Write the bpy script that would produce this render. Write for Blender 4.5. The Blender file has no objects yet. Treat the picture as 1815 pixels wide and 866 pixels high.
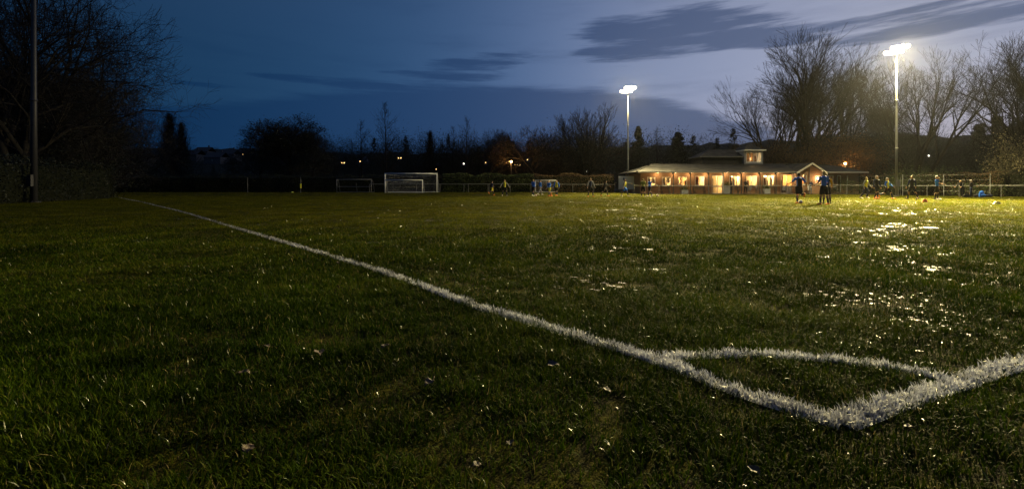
import bpy, bmesh, math, random
import numpy as np
from mathutils import Vector, Matrix

# ------------------------------------------------------------------ scene, camera, sky, exposure
S = bpy.context.scene
COL = S.collection
R = math.radians
F = 787.0      # focal length in photograph pixels (1815 wide)
CX, HY, EYE = 907.5, 332.0, 0.93

def at(px, D):                 # world x of a photograph column at distance D
    return (px - CX) / F * D
def zat(py, D):                # world z of a photograph row at distance D
    return EYE + (HY - py) / F * D

cam = bpy.data.cameras.new('camera')
camo = bpy.data.objects.new('camera', cam); COL.objects.link(camo)
camo.location = (0, 0, EYE); camo.rotation_euler = (R(90), 0, 0)
cam.sensor_width = 36; cam.lens = 36 * F / 1815
cam.shift_y = -(433 - HY) / 1815
cam.clip_start = 0.05; cam.clip_end = 4000
S.camera = camo
S.render.engine = 'CYCLES'
S.cycles.use_denoising = True
S.cycles.denoiser = 'OPENIMAGEDENOISE'
S.cycles.max_bounces = 5; S.cycles.diffuse_bounces = 2; S.cycles.glossy_bounces = 2
S.cycles.transparent_max_bounces = 6; S.cycles.volume_bounces = 0
S.cycles.sample_clamp_indirect = 4; S.cycles.sample_clamp_direct = 0
S.cycles.caustics_reflective = False; S.cycles.caustics_refractive = False
S.view_settings.view_transform = 'Standard'; S.view_settings.look = 'None'
S.view_settings.exposure = 0.0; S.view_settings.gamma = 1
S.view_settings.use_curve_mapping = False

GLOW_AZ = 52.0      # azimuth of the afterglow, degrees right of the view
def build_world():
    w = bpy.data.worlds.new('World'); S.world = w; w.use_nodes = True
    nt = w.node_tree; N = nt.nodes; L = nt.links; N.clear()
    def val(x): return x
    def m(op, a, b=None, c=None):
        n = N.new('ShaderNodeMath'); n.operation = op
        for i, x in enumerate((a, b, c)):
            if x is None: continue
            if isinstance(x, (int, float)): n.inputs[i].default_value = x
            else: L.new(x, n.inputs[i])
        return n.outputs[0]
    def sm(x, lo, hi):
        n = N.new('ShaderNodeMapRange'); n.interpolation_type = 'SMOOTHSTEP'
        L.new(x, n.inputs[0]); n.inputs[1].default_value = lo; n.inputs[2].default_value = hi
        return n.outputs[0]
    def mix(f, a, b, mode='MIX'):
        n = N.new('ShaderNodeMix'); n.data_type = 'RGBA'; n.blend_type = mode
        ins = [s for s in n.inputs if s.enabled or True]
        if isinstance(f, (int, float)): n.inputs[0].default_value = f
        else: L.new(f, n.inputs[0])
        for k, x in ((6, a), (7, b)):
            if isinstance(x, tuple): n.inputs[k].default_value = (*x, 1)
            else: L.new(x, n.inputs[k])
        return n.outputs[2]
    tc = N.new('ShaderNodeTexCoord'); sp = N.new('ShaderNodeSeparateXYZ'); L.new(tc.outputs['Generated'], sp.inputs[0])
    x, y, z = sp.outputs
    az = m('MULTIPLY', m('ARCTAN2', x, y), 180 / math.pi)      # degrees right of the view axis
    el = m('MULTIPLY', m('ARCSINE', z), 180 / math.pi)
    sky = N.new('ShaderNodeTexSky'); sky.sky_type = 'NISHITA'; sky.sun_disc = False
    sky.sun_elevation = R(-4.0); sky.sun_rotation = R(GLOW_AZ); sky.air_density = 1.0; sky.dust_density = 1.0; sky.ozone_density = 3.0
    # dusk gradient on the sky sphere: deep blue away from the afterglow, pale lilac towards it
    ca = m('COSINE', m('MULTIPLY', m('SUBTRACT', az, GLOW_AZ), math.pi / 180))
    ramp = N.new('ShaderNodeValToRGB'); L.new(m('MULTIPLY_ADD', ca, 0.5, 0.5), ramp.inputs[0])
    cr = ramp.color_ramp; cr.interpolation = 'B_SPLINE'
    pts = SKY_PTS
    while len(cr.elements) < len(pts): cr.elements.new(0.5)
    for e, (p, c) in zip(cr.elements, pts): e.position = p; e.color = (*c, 1)
    up = sm(el, 8.0, 55.0)
    base = mix(up, ramp.outputs[0], SKY_UP)
    # warm lift low over the afterglow
    warm = m('MULTIPLY', m('MULTIPLY', sm(ca, 0.72, 1.0), m('SUBTRACT', 1.0, sm(el, 1.0, 14.0))), 0.5)
    base = mix(warm, base, (0.40, 0.32, 0.325))
    # clouds: stretched noise, gathered in bands along the sky
    def noise(sx, sz, seed, detail=6, rough=0.55):
        mp = N.new('ShaderNodeCombineXYZ')
        L.new(m('MULTIPLY', az, sx), mp.inputs[0]); L.new(m('MULTIPLY', el, sz), mp.inputs[1]); mp.inputs[2].default_value = seed
        n = N.new('ShaderNodeTexNoise'); L.new(mp.outputs[0], n.inputs['Vector']); n.inputs['Scale'].default_value = 1.0
        n.inputs['Detail'].default_value = detail; n.inputs['Roughness'].default_value = rough
        return n.outputs['Fac']
    n1 = noise(0.07, 0.62, 5.4, 8, .6); n2 = noise(0.15, 2.4, 8.7, 8, .64); n3 = noise(0.05, 0.16, 1.3, 3)
    wob = m('ADD', m('MULTIPLY', m('SUBTRACT', n1, 0.5), 1.5), m('MULTIPLY', m('SUBTRACT', n2, 0.5), 0.75))
    def ell(px, py, hx, hy, tilt=0.0):          # soft ellipse in the direction of a photograph point; degrees
        a0 = math.degrees(math.atan((px - CX) / F)); rr = math.hypot(1, (px - CX) / F)
        e0 = math.degrees(math.atan((HY - py) / F / rr))
        da = m('SUBTRACT', az, a0); de = m('SUBTRACT', m('SUBTRACT', el, e0), m('MULTIPLY', da, tilt))
        q = m('ADD', m('POWER', m('ABSOLUTE', m('DIVIDE', da, hx)), 2.0), m('POWER', m('ABSOLUTE', m('DIVIDE', de, hy)), 2.0))
        return m('SUBTRACT', 1.0, q)
    tot = None
    for args in CLOUDS:
        e = sm(m('ADD', ell(*args), m('MULTIPLY', wob, 2.6)), -0.2, 0.95)
        tot = e if tot is None else m('MAXIMUM', tot, e)
    # long low bank: everything under an uneven upper edge
    edge = N.new('ShaderNodeFloatCurve')
    L.new(m('MULTIPLY_ADD', az, 1 / 180.0, 0.5), edge.inputs['Value'])
    cv = edge.mapping.curves[0]
    def A(px): return math.degrees(math.atan((px - CX) / F)) / 180 + 0.5
    def E(px, py): return math.degrees(math.atan((HY - py) / F / math.hypot(1, (px - CX) / F)))
    kp = [(0.0, 6 / 30.)] + [(A(a), max(0, E(a, b)) / 30.) for a, b in ((150, 185), (420, 176), (560, 160), (720, 150), (1000, 152), (1120, 168), (1290, 202), (1420, 255), (1560, 320))] + [(0.8, 0.0), (1.0, 6 / 30.)]
    cv.points[0].location = kp[0]; cv.points[1].location = kp[-1]
    for p in kp[1:-1]: cv.points.new(*p)
    edge.mapping.update()
    bank = sm(m('SUBTRACT', m('ADD', m('MULTIPLY', edge.outputs[0], 30.0), m('MULTIPLY', wob, 1.9)), el), -0.5, 1.0)
    bank = m('MULTIPLY', bank, 0.92)
    cl = m('MAXIMUM', m('MULTIPLY', tot, 0.9), bank)
    # thin high streaks everywhere else
    thin = m('MULTIPLY', sm(noise(0.05, 0.38, 21.0, 8, .62), 0.46, 0.78), 0.34)
    cl = m('MAXIMUM', cl, thin)
    dark = mix(0.5, mix(1.0, base, (0.50, 0.56, 0.66), 'MULTIPLY'), (0.020, 0.046, 0.115))
    dark = mix(m('MULTIPLY', sm(ca, -0.1, 0.75), 1.0), mix(1.0, base, (0.45, 0.66, 0.80), 'MULTIPLY'), dark)
    skyc = mix(cl, base, dark)
    skyc = mix(1.0, skyc, mix(1.0, sky.outputs[0], (0.02, 0.02, 0.02), 'MULTIPLY'), 'ADD')
    # below the horizon: dim ground tone
    skyc = mix(sm(el, -2.0, 0.0), (0.004, 0.005, 0.005), skyc)
    bg = N.new('ShaderNodeBackground'); L.new(skyc, bg.inputs[0]); bg.inputs[1].default_value = SKY_STRENGTH
    out = N.new('ShaderNodeOutputWorld'); L.new(bg.outputs[0], out.inputs[0])

SKY_STRENGTH = 1.0
GRASS_K = 1.0
HAZE = 0.000026
FLOOD_A = 900000.0
FLOOD_B = 175000.0
ROOM_E = 620.0
SOFFIT_E = 42.0
STREET_E = 600.0
SKY_UP = (0.040, 0.065, 0.145)
SKY_PTS = [(0.0, (0.004, 0.025, 0.062)), (0.45, (0.007, 0.036, 0.090)), (0.62, (0.016, 0.058, 0.138)), (0.76, (0.036, 0.094, 0.212)),
           (0.88, (0.142, 0.212, 0.385)), (1.0, (0.40, 0.425, 0.555))]
# photograph px, py of the centre, half width / half height in degrees, tilt
CLOUDS = [(1130, 52, 9, 1.6, 0.0), (1240, 36, 9, 1.9, -0.05), (1260, 74, 10, 1.5, 0.0), (1190, 78, 11, 1.9, 0.02), (1260, 30, 6.5, 1.6, -0.12), (1080, 92, 5.0, 0.8, 0.0), (1380, 72, 6, 0.7, 0.0), (850, 112, 8.5, 1.0, 0.10),
          (800, 136, 8.0, 0.8, 0.0), (1580, 36, 11, 0.75, -0.02), (1740, 30, 11, 1.0, -0.02), (1640, 16, 5, 0.6, 0.0), (520, 140, 5.0, 0.45, 0.0), (360, 150, 3.5, 0.35, 0.0), (640, 152, 7.0, 0.8, 0.0)]
build_world()

# faint directional afterglow (the sun itself is below the horizon)
sl = bpy.data.lights.new('afterglow_sun', 'SUN'); sl.energy = 0.03; sl.angle = R(25); sl.color = (1.0, 0.82, 0.72)
so = bpy.data.objects.new('afterglow_sun', sl); COL.objects.link(so)
_d = Vector((math.sin(R(GLOW_AZ)), math.cos(R(GLOW_AZ)), math.tan(R(6))))
so.rotation_euler = _d.to_track_quat('Z', 'Y').to_euler()
# ------------------------------------------------------------------ helpers
def ss(a, b, x):
    t = min(1, max(0, (x - a) / (b - a))); return t * t * (3 - 2 * t)
def ground_z(x, y):
    A = 0.28 - 0.12 * ss(3, 20, x) - 0.16 * ss(36, 48, x)
    return A * ss(45, 57, y)
def ground_z_np(x, y):
    def s(a, b, v):
        t = np.clip((v - a) / (b - a), 0, 1); return t * t * (3 - 2 * t)
    return (0.28 - 0.12 * s(3, 20, x) - 0.16 * s(36, 48, x)) * s(45, 57, y)

def mat(name, col, rough=0.7, spec=0.5, var=0.0, scale=5.0, bump=0.0, metal=0.0, emit=None, estr=0.0, bscale=None):
    m = bpy.data.materials.new(name); m.use_nodes = True
    nt = m.node_tree; N = nt.nodes; L = nt.links; b = N['Principled BSDF']
    b.inputs['Roughness'].default_value = rough; b.inputs['Metallic'].default_value = metal
    b.inputs['Specular IOR Level'].default_value = spec
    b.inputs['Base Color'].default_value = (*col, 1)
    tc = N.new('ShaderNodeTexCoord'); n = N.new('ShaderNodeTexNoise'); n.inputs['Scale'].default_value = scale; n.inputs['Detail'].default_value = 5
    L.new(tc.outputs['Object'], n.inputs['Vector'])
    if var:
        mr = N.new('ShaderNodeMapRange'); L.new(n.outputs['Fac'], mr.inputs[0]); mr.inputs[1].default_value = 0.3; mr.inputs[2].default_value = 0.7
        mr.inputs[3].default_value = 1 - var; mr.inputs[4].default_value = 1 + var
        mx = N.new('ShaderNodeMix'); mx.data_type = 'RGBA'; mx.blend_type = 'MULTIPLY'; mx.inputs[0].default_value = 1
        mx.inputs[6].default_value = (*col, 1); L.new(mr.outputs[0], mx.inputs[7]); L.new(mx.outputs[2], b.inputs['Base Color'])
    if bump:
        bp = N.new('ShaderNodeBump'); bp.inputs['Strength'].default_value = bump; bp.inputs['Distance'].default_value = 0.02
        L.new(n.outputs['Fac'], bp.inputs['Height']); L.new(bp.outputs[0], b.inputs['Normal'])
    if emit:
        b.inputs['Emission Color'].default_value = (*emit, 1); b.inputs['Emission Strength'].default_value = estr
    return m

def tag(o, label=None, cat=None, group=None, kind=None):
    if label: o['label'] = label
    if cat: o['category'] = cat
    if group: o['group'] = group
    if kind: o['kind'] = kind
    return o
def empty(name, loc, rz=0.0):
    o = bpy.data.objects.new(name, None); COL.objects.link(o); o.location = loc; o.rotation_euler = (0, 0, rz); o.empty_display_size = 0.2
    return o
def link(name, me, parent=None):
    o = bpy.data.objects.new(name, me); COL.objects.link(o)
    if parent is not None: o.parent = parent
    return o
def copy_tree(o, parent=None):
    c = o.copy(); COL.objects.link(c); c.parent = parent
    for ch in o.children: copy_tree(ch, c)
    return c

class MB:
    def __init__(s): s.v = []; s.f = []; s.m = []; s.cm = 0
    def add(s, vs, fs):
        b = len(s.v); s.v += [tuple(p) for p in vs]; s.f += [tuple(i + b for i in f) for f in fs]; s.m += [s.cm] * len(fs); return s
    def box(s, x0, x1, y0, y1, z0, z1):
        return s.add([(x0,y0,z0),(x1,y0,z0),(x1,y1,z0),(x0,y1,z0),(x0,y0,z1),(x1,y0,z1),(x1,y1,z1),(x0,y1,z1)],
                     [(0,3,2,1),(4,5,6,7),(0,1,5,4),(1,2,6,5),(2,3,7,6),(3,0,4,7)])
    def tube(s, pts, rad, n=6, cap=True, flat=1.0):
        pts = [Vector(p) for p in pts]
        if not isinstance(rad, (list, tuple)): rad = [rad] * len(pts)
        vs = []; fs = []; ref = None
        for i, p in enumerate(pts):
            t = (pts[min(i+1, len(pts)-1)] - pts[max(i-1, 0)])
            if t.length < 1e-9: t = Vector((0,0,1))
            t.normalize()
            if ref is None:
                ref = Vector((0,1,0)) if abs(t.y) < 0.9 else Vector((1,0,0))
            a = t.cross(ref)
            if a.length < 1e-6: a = t.orthogonal()
            a.normalize(); b = t.cross(a).normalized(); ref = -b if False else b.cross(t).cross(t) * -1 if False else ref
            for k in range(n):
                an = 2 * math.pi * k / n
                vs.append(p + (a * math.cos(an) + b * math.sin(an) * flat) * rad[i])
        for i in range(len(pts) - 1):
            for k in range(n):
                fs.append((i*n+k, i*n+(k+1)%n, (i+1)*n+(k+1)%n, (i+1)*n+k))
        if cap:
            fs.append(tuple(range(n))[::-1]); fs.append(tuple((len(pts)-1)*n + k for k in range(n)))
        return s.add(vs, fs)
    def ball(s, c, r, u=10, v=7, z0=-1.0):      # ellipsoid; r a number or triple
        if isinstance(r, (int, float)): r = (r, r, r)
        vs = []; fs = []
        for j in range(1, v):
            th = math.pi * j / v
            for i in range(u):
                ph = 2 * math.pi * i / u
                vs.append((c[0]+r[0]*math.sin(th)*math.cos(ph), c[1]+r[1]*math.sin(th)*math.sin(ph), c[2]+r[2]*max(z0, math.cos(th))))
        top = len(vs); vs.append((c[0],c[1],c[2]+r[2])); bot = len(vs); vs.append((c[0],c[1],c[2]+r[2]*z0))
        for j in range(v-2):
            for i in range(u):
                fs.append((j*u+i, (j+1)*u+i, (j+1)*u+(i+1)%u, j*u+(i+1)%u))
        for i in range(u):
            fs.append((top, i, (i+1)%u)); fs.append((bot, (v-2)*u+(i+1)%u, (v-2)*u+i))
        return s.add(vs, fs)
    def caps(s, p0, r0, p1, r1, n=10, flat=1.0):     # tapered capsule
        p0 = Vector(p0); p1 = Vector(p1); d = (p1 - p0)
        if d.length < 1e-5: d = Vector((0,0,0.001))
        u = d.normalized()
        pts = []; rr = []
        for a in (80, 50, 20): pts.append(p0 - u * r0 * math.sin(R(a))); rr.append(r0 * math.cos(R(a)))
        for a in (20, 50, 80): pts.append(p1 + u * r1 * math.sin(R(a))); rr.append(r1 * math.cos(R(a)))
        return s.tube(pts, rr, n, True, flat)
    def mesh(s, name, mats, smooth=False):
        me = bpy.data.meshes.new(name); me.from_pydata(s.v, [], s.f)
        for m in (mats if isinstance(mats, (list, tuple)) else [mats]): me.materials.append(m)
        me.polygons.foreach_set('material_index', s.m)
        if smooth: me.polygons.foreach_set('use_smooth', [True] * len(s.f))
        me.update(); return me
    def build(s, name, mats, parent=None, smooth=False):
        return link(name, s.mesh(name, mats, smooth), parent)

def np_mesh(name, V, faces_sizes, loops, mats, tint=None, mi=None, smooth=False):
    me = bpy.data.meshes.new(name)
    me.vertices.add(len(V)); me.vertices.foreach_set('co', V.astype(np.float32).ravel())
    me.loops.add(len(loops)); me.loops.foreach_set('vertex_index', loops.astype(np.int32))
    st = np.concatenate(([0], np.cumsum(faces_sizes)[:-1])).astype(np.int32)
    me.polygons.add(len(faces_sizes)); me.polygons.foreach_set('loop_start', st)
    try: me.polygons.foreach_set('loop_total', faces_sizes.astype(np.int32))
    except Exception: pass
    for m in (mats if isinstance(mats, (list, tuple)) else [mats]): me.materials.append(m)
    if mi is not None: me.polygons.foreach_set('material_index', mi.astype(np.int32))
    if smooth: me.polygons.foreach_set('use_smooth', np.ones(len(faces_sizes), bool))
    if tint is not None:
        a = me.attributes.new('tint', 'FLOAT', 'POINT'); a.data.foreach_set('value', tint.astype(np.float32))
    me.update(calc_edges=True); return me

def leaf_mesh(name, C, size, m, rng, up=0.0, asp=0.6):
    """one quad-leaf (folded diamond) per centre"""
    n = len(C); a = rng.normal(size=(n,3)); a[:,2] += up; a /= np.linalg.norm(a, axis=1)[:,None]
    b = rng.normal(size=(n,3)); b -= (b*a).sum(1)[:,None]*a; b /= np.linalg.norm(b, axis=1)[:,None]
    sz = (size * rng.uniform(0.6, 1.4, n))[:,None]
    c = np.cross(a, b)
    V = np.stack([C - b*sz*0.5, C + c*sz*asp*0.5, C + b*sz*0.5, C - c*sz*asp*0.5], 1).reshape(-1,3)
    t = np.repeat(rng.uniform(0,1,n), 4)
    return np_mesh(name, V, np.full(n,4), np.arange(4*n), m, tint=t)

def leaf_mat(name, cols, rough=0.5, trans=0.25, spec=0.4):
    m = bpy.data.materials.new(name); m.use_nodes = True; nt = m.node_tree; N = nt.nodes; L = nt.links
    b = N['Principled BSDF']; at_ = N.new('ShaderNodeAttribute'); at_.attribute_name = 'tint'
    rp = N.new('ShaderNodeValToRGB'); L.new(at_.outputs['Fac'], rp.inputs[0]); cr = rp.color_ramp
    while len(cr.elements) < len(cols): cr.elements.new(0.5)
    for i, (e, c) in enumerate(zip(cr.elements, cols)): e.position = i / (len(cols)-1); e.color = (*c, 1)
    tc = N.new('ShaderNodeTexCoord'); ns = N.new('ShaderNodeTexNoise'); L.new(tc.outputs['Object'], ns.inputs['Vector']); ns.inputs['Scale'].default_value = 0.9; ns.inputs['Detail'].default_value = 4
    mr = N.new('ShaderNodeMapRange'); L.new(ns.outputs['Fac'], mr.inputs[0]); mr.inputs[1].default_value = .3; mr.inputs[2].default_value = .7; mr.inputs[3].default_value = .55; mr.inputs[4].default_value = 1.45
    mx = N.new('ShaderNodeMix'); mx.data_type = 'RGBA'; mx.blend_type = 'MULTIPLY'; mx.inputs[0].default_value = 1; L.new(rp.outputs[0], mx.inputs[6]); L.new(mr.outputs[0], mx.inputs[7])
    L.new(mx.outputs[2], b.inputs['Base Color']); b.inputs['Roughness'].default_value = rough; b.inputs['Specular IOR Level'].default_value = spec
    if trans:
        t = N.new('ShaderNodeBsdfTranslucent'); L.new(mx.outputs[2], t.inputs[0]); ms = N.new('ShaderNodeMixShader'); ms.inputs[0].default_value = trans
        L.new(b.outputs[0], ms.inputs[1]); L.new(t.outputs[0], ms.inputs[2]); L.new(ms.outputs[0], N['Material Output'].inputs[0])
    return m

M = {}
M['bark'] = mat('bark', (0.022, 0.019, 0.016), 0.9, 0.2, var=0.35, scale=2.0, bump=0.5)
M['bark_pale'] = mat('bark_pale', (0.13, 0.105, 0.075), 0.9, 0.2, var=0.3, scale=2.0, bump=0.4)
M['galv'] = mat('galvanised_steel', (0.20, 0.21, 0.22), 0.6, 0.5, var=0.12, scale=3, metal=0.3)
M['white_paint'] = mat('white_paint', (0.72, 0.72, 0.72), 0.45, 0.5, var=0.08, scale=6)
M['rail'] = mat('rail_paint', (0.20, 0.20, 0.20), 0.55, 0.5, var=0.25, scale=3)
M['dark_metal'] = mat('dark_metal', (0.03, 0.03, 0.032), 0.5, 0.5, var=0.2)
M['wood_old'] = mat('weathered_wood', (0.11, 0.09, 0.07), 0.85, 0.3, var=0.35, scale=4, bump=0.3)
M['net'] = mat('net_cord', (0.55, 0.56, 0.58), 0.8, 0.2)
M['leaf_green'] = leaf_mat('hedge_leaf', [(0.035,0.060,0.012), (0.06,0.09,0.02), (0.10,0.12,0.03)])
M['leaf_brown'] = leaf_mat('beech_leaf', [(0.09,0.055,0.022), (0.16,0.085,0.035), (0.08,0.09,0.03)])
M['leaf_dark'] = leaf_mat('evergreen_leaf', [(0.008,0.012,0.005), (0.014,0.020,0.008), (0.024,0.028,0.011)])
M['leaf_autumn'] = leaf_mat('autumn_leaf', [(0.09,0.045,0.012), (0.15,0.075,0.02), (0.08,0.05,0.02)], trans=0.35)
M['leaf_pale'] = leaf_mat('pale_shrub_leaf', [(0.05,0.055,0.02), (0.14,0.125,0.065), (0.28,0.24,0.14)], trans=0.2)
M['hedge_core'] = mat('hedge_core', (0.012, 0.014, 0.007), 0.95, 0.1, var=0.3)

# ------------------------------------------------------------------ ground and hills
def ground_mat():
    m = bpy.data.materials.new('wet_turf'); m.use_nodes = True; nt = m.node_tree; N = nt.nodes; L = nt.links; b = N['Principled BSDF']
    tc = N.new('ShaderNodeTexCoord')
    def noise(s, d=5, r=.55, vec=None):
        n = N.new('ShaderNodeTexNoise'); n.inputs['Scale'].default_value = s; n.inputs['Detail'].default_value = d; n.inputs['Roughness'].default_value = r
        L.new(vec or tc.outputs['Object'], n.inputs['Vector']); return n.outputs['Fac']
    def rng_(x, a, b_, c=0, d=1):
        n = N.new('ShaderNodeMapRange'); L.new(x, n.inputs[0]); n.inputs[1].default_value = a; n.inputs[2].default_value = b_; n.inputs[3].default_value = c; n.inputs[4].default_value = d; return n.outputs[0]
    def mx(f, a, c, mode='MIX'):
        n = N.new('ShaderNodeMix'); n.data_type = 'RGBA'; n.blend_type = mode
        if isinstance(f, float): n.inputs[0].default_value = f
        else: L.new(f, n.inputs[0])
        for k, x in ((6, a), (7, c)):
            if isinstance(x, tuple): n.inputs[k].default_value = (*x, 1)
            else: L.new(x, n.inputs[k])
        return n.outputs[2]
    c = mx(rng_(noise(0.35), .35, .65), (0.055, 0.055, 0.004), (0.100, 0.088, 0.005))
    c = mx(rng_(noise(9.0, 6, .7), .30, .58), c, (0.016, 0.015, 0.005))
    c = mx(rng_(noise(2.3, 6), .60, .72), c, (0.045, 0.034, 0.018))          # worn muddy spots
    L.new(c, b.inputs['Base Color'])
    mp = N.new('ShaderNodeMapping'); mp.inputs['Scale'].default_value = (0.6, 1.0, 1); L.new(tc.outputs['Object'], mp.inputs[0])
    wet = rng_(noise(1.1, 7, .62, mp.outputs[0]), .605, .66)
    r = N.new('ShaderNodeMapRange'); L.new(wet, r.inputs[0]); r.inputs[3].default_value = 0.95; r.inputs[4].default_value = 0.24
    L.new(r.outputs[0], b.inputs['Roughness']); q = N.new('ShaderNodeMapRange'); L.new(wet, q.inputs[0]); q.inputs[3].default_value = 0.03; q.inputs[4].default_value = 0.5; L.new(q.outputs[0], b.inputs['Specular IOR Level'])
    bp = N.new('ShaderNodeBump'); bp.inputs['Distance'].default_value = 0.03; bp.inputs['Strength'].default_value = 0.9
    L.new(noise(30.0, 4, .7), bp.inputs['Height'])
    s = N.new('ShaderNodeMapRange'); L.new(wet, s.inputs[0]); s.inputs[3].default_value = 0.9; s.inputs[4].default_value = 0.30; L.new(s.outputs[0], bp.inputs['Strength'])
    L.new(bp.outputs[0], b.inputs['Normal'])
    return m
M['turf'] = ground_mat()
def grid(name, xs, ys, zf, m, kind='structure'):
    X, Y = np.meshgrid(xs, ys); Z = zf(X, Y); V = np.stack([X, Y, Z], -1).reshape(-1, 3)
    nx, ny = len(xs), len(ys); i, j = np.meshgrid(np.arange(nx-1), np.arange(ny-1)); a = (j*nx+i).ravel()
    lp = np.stack([a, a+1, a+nx+1, a+nx], 1).ravel()
    o = link(name, np_mesh(name, V, np.full(len(a), 4), lp, m, smooth=True)); o['kind'] = kind; return o
far = [80, 100, 130, 170, 230, 320, 460, 700]
xs = np.array([-v for v in far[::-1]] + list(np.arange(-70, 71, 1.0)) + far, float)
ys = np.array([-700, -300, -100, -30, -10] + list(np.arange(-4, 75, 1.0)) + far, float)
def zfun(X, Y):
    return ground_z_np(X, Y) + 0.006*np.sin(X*1.3+Y*.7) * np.clip(Y/4, 0, 1)
grid('ground', xs, ys, zfun, M['turf'])
M['hill'] = mat('hill_scrub', (0.018, 0.020, 0.012), 0.95, 0.1, var=0.5, scale=0.08)
HP = [(-60, .060), (-42, .090), (-30, .087), (-20, .078), (0, .080), (14, .092), (25, .100), (33, .110), (40, .122), (48, .118), (60, .1)]
def hill(X, Y):
    D = np.hypot(X, Y); a = np.degrees(np.arctan2(X, Y)); e = np.interp(a, [p[0] for p in HP], [p[1] for p in HP]) * np.cos(np.radians(a))
    e = e * (1 + .03*np.sin(a*1.1) + .02*np.sin(a*2.9+1))
    t = np.clip((D-100)/330, 0, 1); s = t*t*(3-2*t)
    return e * np.minimum(D, 430) * s - 0.4 * (1 - np.clip((D-100)/20, 0, 1)) + 0.0
az_ = np.radians(np.linspace(-66, 66, 130)); ds = np.array(list(np.linspace(96, 430, 44)) + [470, 540, 640])
Aa, Dd = np.meshgrid(az_, ds); Xh = np.sin(Aa)*Dd; Yh = np.cos(Aa)*Dd; Zh = hill(Xh, Yh)
Vh = np.stack([Xh, Yh, Zh], -1).reshape(-1, 3); nx = len(az_); ii, jj = np.meshgrid(np.arange(nx-1), np.arange(len(ds)-1)); aa = (jj*nx+ii).ravel()
o = link('hills', np_mesh('hills', Vh, np.full(len(aa), 4), np.stack([aa, aa+1, aa+nx+1, aa+nx], 1).ravel(), M['hill'], smooth=True)); o['kind'] = 'structure'
# ------------------------------------------------------------------ painted lines
def back(px, py):
    D = F * EYE / (py - HY); return ((px - CX) / F * D, D)
def smooth_line(pts, step):
    P = [np.array(p) for p in pts]; out = []
    for i in range(len(P)-1):
        p0 = P[max(i-1,0)]; p1 = P[i]; p2 = P[i+1]; p3 = P[min(i+2, len(P)-1)]
        n = max(2, int(np.linalg.norm(p2-p1)/step))
        m1 = (p2-p0)/2 * (1 if i else 1); m2 = (p3-p1)/2
        # scale tangents to the span (points are unevenly spaced)
        l = np.linalg.norm(p2-p1); m1 = m1/ max(1e-6,np.linalg.norm(m1))*l; m2 = m2/max(1e-6,np.linalg.norm(m2))*l
        for k in range(n):
            t = k/n; out.append((2*t**3-3*t*t+1)*p1 + (t**3-2*t*t+t)*m1 + (-2*t**3+3*t*t)*p2 + (t**3-t*t)*m2)
    out.append(P[-1]); return np.array(out)
corner = back(1490, 752)
touch = [corner] + [back(*p) for p in ((1391, 722), (1297, 692), (1180, 646), (1043, 603), (850, 546), (700, 491), (475, 421.5), (330, 378), (250, 358))] + [(-51.5, 56.0)]
goalp = [corner] + [back(*p) for p in ((1612, 708), (1699, 680), (1815, 641))]
dd = np.array(goalp[-1]) - np.array(goalp[1]); dd /= np.linalg.norm(dd)
goalp += [tuple(np.array(goalp[-1]) + dd*k) for k in (2, 6, 14, 30, 46)]
arcp = [back(*p) for p in ((1176, 636), (1235, 632), (1320, 630), (1415, 634), (1494, 641), (1573, 652), (1651, 665), (1690, 679))]
LINES = {'painted_touchline': (smooth_line(touch, 0.05), 0.115), 'painted_goal_line': (smooth_line(goalp, 0.05), 0.115), 'painted_corner_arc': (smooth_line(arcp, 0.04), 0.085)}

# signed distance to the nearest line (0 = centre, 1 = edge) sampled on demand
def line_cover(x, y):
    best = np.full(len(x), 9.0); o = np.argsort(y, kind='stable'); ys = y[o]
    for P, w in LINES.values():
        for i in range(0, len(P)-1, 3):
            a = P[i]; b = P[min(i+3, len(P)-1)]
            i0, i1 = np.searchsorted(ys, [min(a[1], b[1])-.3, max(a[1], b[1])+.3]); s = o[i0:i1]
            s = s[(x[s] > min(a[0], b[0])-.3) & (x[s] < max(a[0], b[0])+.3)]
            if len(s) == 0: continue
            ab = b-a; t = np.clip(((x[s]-a[0])*ab[0] + (y[s]-a[1])*ab[1])/ (ab@ab), 0, 1)
            d = np.hypot(x[s]-a[0]-t*ab[0], y[s]-a[1]-t*ab[1]) / (w/2)
            best[s] = np.minimum(best[s], d)
    return best

def blade_mat(name, cols, rough, trans, spec):
    m = leaf_mat(name, cols, rough, trans, spec); return m
def wet_some(m, thr=.93):
    """a few blades carry a film of water and glint, the rest stay matt"""
    nt = m.node_tree; N = nt.nodes; L = nt.links; b = N['Principled BSDF']; a = [n for n in N if n.type == 'ATTRIBUTE'][0]
    k = N.new('ShaderNodeMath'); k.operation = 'MULTIPLY'; L.new(a.outputs['Fac'], k.inputs[0]); k.inputs[1].default_value = 173.3
    f = N.new('ShaderNodeMath'); f.operation = 'FRACT'; L.new(k.outputs[0], f.inputs[0]); g = N.new('ShaderNodeMath'); g.operation = 'GREATER_THAN'; L.new(f.outputs[0], g.inputs[0]); g.inputs[1].default_value = thr
    for inp, lo, hi in (('Specular IOR Level', .02, .55), ('Roughness', .65, .34)):
        r = N.new('ShaderNodeMapRange'); L.new(g.outputs[0], r.inputs[0]); r.inputs[3].default_value = lo; r.inputs[4].default_value = hi; L.new(r.outputs[0], b.inputs[inp])
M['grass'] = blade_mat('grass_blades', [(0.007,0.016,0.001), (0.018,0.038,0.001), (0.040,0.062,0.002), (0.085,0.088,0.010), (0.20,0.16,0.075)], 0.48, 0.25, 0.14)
M['chalk'] = blade_mat('painted_blades', [(0.10,0.10,0.105), (0.38,0.39,0.44), (0.60,0.62,0.70), (0.72,0.74,0.84)], 0.5, 0.25, 0.4)
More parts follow.
